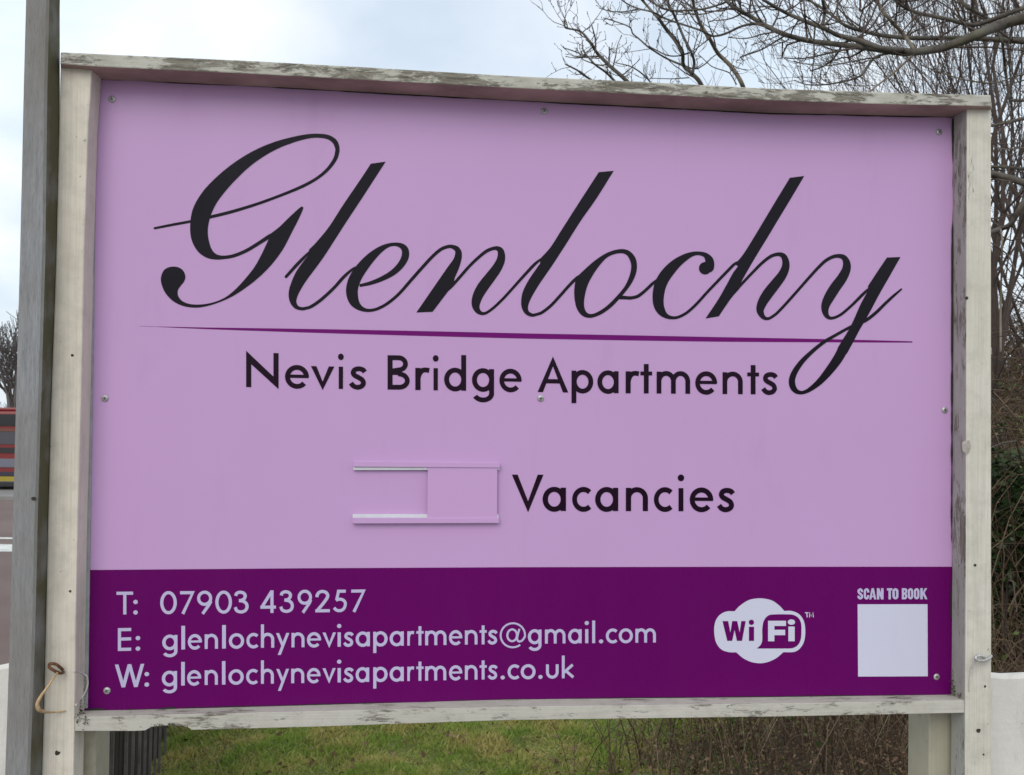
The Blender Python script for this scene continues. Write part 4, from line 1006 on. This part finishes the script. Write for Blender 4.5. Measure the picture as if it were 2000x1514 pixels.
add(T2, [(470,460),(465,340),(440,240)], *z6, 5.4, 5.4, 15, 11, nt=3, lm=(.05, .15))
add(T2, [(1240,580),(1100,520),(940,420),(860,350),(800,300),(770,240),(640,190),(540,160)], *z6, 5.6, 5.3, 19, 9, nt=10, lm=(.06, .25))
add(T2, [(770,240),(775,190),(765,150)], *z6, 5.3, 5.3, 9, 8, nt=1, lm=(.03, .08))
add(T2, [(1300,470),(1220,495),(1100,490),(940,410)], *z6, 5.6, 5.4, 15, 10, nt=6, lm=(.06, .2))
add(T2, [(900,1000),(400,690),(300,620),(200,570)], *z6, 5.8, 5.4, 22, 13, nt=5, lm=(.05, .2))
add(T2, [(1100,900),(920,690),(780,590),(630,555)], *z6, 5.8, 5.5, 17, 8, nt=8, lm=(.05, .2))
add(T2, [(1300,690),(1150,700),(950,695)], *z6, 5.7, 5.6, 11, 7, nt=4, lm=(.05, .2))
add(T2, [(850,85),(720,105),(600,100),(500,70)], *z6, 5.2, 5.2, 12, 8, nt=6, lm=(.03, .12))
add(T2, [(1500,320),(1420,390),(1330,455)], *z6, 5.1, 5.2, 11, 9, nt=2, lm=(.05, .15))
add(T2, [(1720,750),(1660,650),(1500,590),(1380,480)], *z6, 5.5, 5.3, 12, 7, nt=5, lm=(.05, .2))
add(T2, [(500,520),(380,512),(280,520)], *z6, 5.4, 5.3, 11, 6, nt=4, lm=(.04, .12))
add(T2, [(370,500),(290,460),(185,425)], *z6, 5.35, 5.3, 14, 8, nt=5, lm=(.04, .14))
twig_obj(T2, tw2, M_BARK2)

def grow(p, d_, L_, r_, lev, segs, spread=.5, kids=(3, 5), upb=.25, rm=.003):
    k = 6; P = [p.copy()]; cur = p.copy(); dd = d_.copy()
    for q in range(k):
        dd = (dd + Vector((random.gauss(0, .09), random.gauss(0, .09), upb * .12))).normalized(); cur = cur + dd * (L_ / k); P.append(cur.copy())
    rr_ = [max(rm, r_ * (1 - .65 * q / k)) for q in range(k + 1)]
    segs[lev].append((P, rr_))
    if lev + 1 < len(segs):
        for _ in range(random.randint(*kids)):
            i = random.randint(2, k); t_ = (P[i] - P[i - 1]).normalized()
            nd = (t_ + Vector((random.gauss(0, spread), random.gauss(0, spread), random.gauss(upb, .2)))).normalized()
            grow(P[i], nd, L_ * random.uniform(.45, .7), max(rm, rr_[i] * .6), lev + 1, segs, spread, kids, upb, rm)
def tree(name, x, y, H, label, nst=6, levs=4, kids=(3, 5), spread=.3, lean=.25, r0=.05, mat=M_BARK2, group=None, rm=.003, trunk_h=.5, upb=.25, zb=None):
    z = height(x, y) if zb is None else zb; T = empty(name, (x, y, z)); segs = [[] for _ in range(levs)]
    tag(T, label, 'tree', group)
    tp = [Vector((0, 0, -.15)), Vector((.02, .0, trunk_h * .5)), Vector((.0, .03, trunk_h))]
    V, Fc = tube_arr(tp, [r0 * 1.7, r0 * 1.3, r0 * 1.15], 10); mesh('trunk', V, Fc, mat, T, True)
    for k in range(nst):
        a = 6.283 * k / nst + random.uniform(-.3, .3); sp = lean * random.uniform(.3, 1.2)
        d_ = Vector((math.cos(a) * sp, math.sin(a) * sp, 1)).normalized()
        grow(Vector((0, 0, trunk_h * random.uniform(.6, 1))), d_, (H - trunk_h) * random.uniform(.6, .75), r0 * random.uniform(.5, .9), 0, segs, spread, kids, upb, rm)
    for P, r_ in segs[0]:
        V, Fc = tube_arr(P, r_, 6); mesh('branch', V, Fc, mat, T, True)
    rest = [s_ for lv in segs[1:] for s_ in lv]
    tag(curve_mass('twigs', rest, mat, 3, T), kind='stuff')
    return T
spots = [(3.2, 9.0, 3.7, 'slender many stemmed bare tree rising behind the knotted fork of the big bough'),
         (4.3, 9.8, 5.2, 'dense bare tree of upright stems above the right half of the top rail'),
         (5.1, 9.2, 7.0, 'tall bare tree of upright stems above the top right corner of the sign'),
         (6.0, 10.0, 7.5, 'tallest upright stemmed bare tree behind the right post'),
         (5.5, 11.5, 7.5, 'bare tree standing furthest back behind the top right corner'),
         (2.75, 11.0, 3.2, 'low reddish twigged bare tree over the middle of the top rail')]
for i, (x, y, h_, lb) in enumerate(spots):
    tree('upright_tree', x, y, h_, lb, nst=8, levs=4, kids=(3, 4), spread=.26, lean=.36, r0=.026, group=None, rm=.0021)
tree('thin_tree', 1.75, 16.0, 4.3, 'faint wispy bare tree far behind the left end of the twigs', nst=9, levs=4, kids=(3, 4), spread=.28, lean=.22, r0=.035, mat=M_BARKF, rm=.003)
tree('thin_tree', 3.9, 17.0, 3.6, 'faint bare tree far behind the middle of the knotted bough', nst=8, levs=4, kids=(3, 4), spread=.28, lean=.3, r0=.035, mat=M_BARKF, rm=.003)
# dark multi-stem trunk seen just right of the post
tree('upright_tree', 3.78, 7.6, 6.8, 'dark bare tree with close upright stems seen just right of the post', nst=5, levs=4, kids=(5, 7), spread=.6, lean=.2, r0=.034, rm=.0016, trunk_h=1.2, upb=.1)
tree('upright_tree', 4.6, 8.4, 4.8, 'tangled low bare tree at the right edge above the thicket', nst=5, levs=4, kids=(5, 7), spread=.7, lean=.5, r0=.022, rm=.0016, upb=.05)
# far trees at the left beyond the bus
for i, (x, y, h_, lb) in enumerate([(-25.6, 50, 6.8, 'dark forked bare tree above the roof of the red bus'), (-27.5, 54, 7.6, 'bare tree at the left edge of the photo behind the bus'), (-22.3, 52, 7.4, 'bare tree beyond the bus mostly behind the grey post'), (-25.0, 62, 8.2, 'pale bare tree furthest away behind the bus')]):
    tree('far_tree', x, y, h_, lb, nst=5, levs=4, kids=(4, 6), spread=.45, lean=.5, r0=.13, rm=.018, trunk_h=2.6, mat=M_BARKF, zb=-1.0, upb=.15)
tag(curve_mass('far_hedge', [([Vector((x0_, y0_, -1)), Vector((x0_ + random.gauss(0, .4), y0_, .2)), Vector((x0_ + random.gauss(0, .8), y0_, random.uniform(.9, 2.6)))], [.03, .022, .012]) for x0_, y0_ in ((random.uniform(-40, -8), random.uniform(56, 58)) for _ in range(2600))], M_BARK2), kind='stuff')

# ------------------------------------------------------------------ red bus, rear end towards the viewer
bus = empty('red_bus', (-17.6, 34, -0.88))
tag(bus, 'red single deck bus seen from behind on the road at the far left', 'bus')
def bm_(name, c, r_=.35, s=.5): return plain(name, c, r_, .06, 2, 0, s)
B_RED = bm_('bus_red', (.19, .02, .02)); B_DK = bm_('bus_glass', (.02, .021, .024), .12, .5); B_GR = bm_('bus_grey', (.065, .062, .075)); B_WH = bm_('bus_pale', (.15, .15, .19)); B_BK = bm_('bus_black', (.016, .016, .018), .6); B_YL = bm_('bus_yellow', (.33, .25, .02), .5)
X0, X1 = -1.6, .95
def bb_(name, x0, x1, y0, y1, z0, z1, m, p=bus, bv=None): return box(name, (x0, x1, y0, y1, z0, z1), m, p, bv)
body = bb_('body', X0, X1, 0, 9.2, .32, 2.74, B_RED, bus, .09)
bb_('roof', X0 + .1, X1 - .1, .1, 9.0, 2.74, 2.86, B_RED, bus, .05)
rw = bb_('rear_window', X0 + .12, X1 - .06, -.03, .02, 2.22, 2.62, B_DK)
bb_('grey_panel', X0 + .05, X1 - .02, -.025, .02, 1.58, 2.02, B_GR)
bb_('red_band', X0 + .05, X1 - .02, -.035, .02, 2.03, 2.13, bm_('bus_orange_red', (.15, .05, .035)))
bb_('engine_grille', X0 + .1, X1 - .05, -.03, .02, 1.28, 1.46, B_BK)
bb_('pale_panel', X0 + .05, X1 - .02, -.03, .02, .78, 1.08, B_WH)
bb_('yellow_strip', X0 + .05, X1 - .02, -.06, .02, .30, .46, B_YL)
bb_('bumper', X0, X1, -.10, .05, .10, .28, B_BK, bus, .03)
bb_('dark_strip', X0 + .05, X1 - .02, -.04, .02, .48, .62, bm_('bus_navy', (.03, .03, .05)))
for sx in (X0 + .16, X1 - .2):
    bb_('tail_light', sx - .06, sx + .06, -.045, .02, 1.12, 1.24, bm_('lamp_red', (.4, .02, .02), .2))
for yy in (1.6, 7.2):
    for sx in (X0 + .02, X1 - .27):
        V = []; Fc = []; n = 20
        for x_ in (0, .25):
            for i in range(n): a = 6.2832 * i / n; V.append((sx + x_, yy + .46 * math.cos(a), .46 + .46 * math.sin(a) - .12))
        Fc = [(i, (i+1) % n, n + (i+1) % n, n + i) for i in range(n)] + [tuple(range(n))[::-1], tuple(range(n, 2*n))]
        mesh('wheel', V, Fc, B_BK, bus)
for k in range(6): bb_('side_window', X1 - .02, X1 + .02, .7 + k * 1.4, 1.9 + k * 1.4, 1.5, 2.4, B_DK)
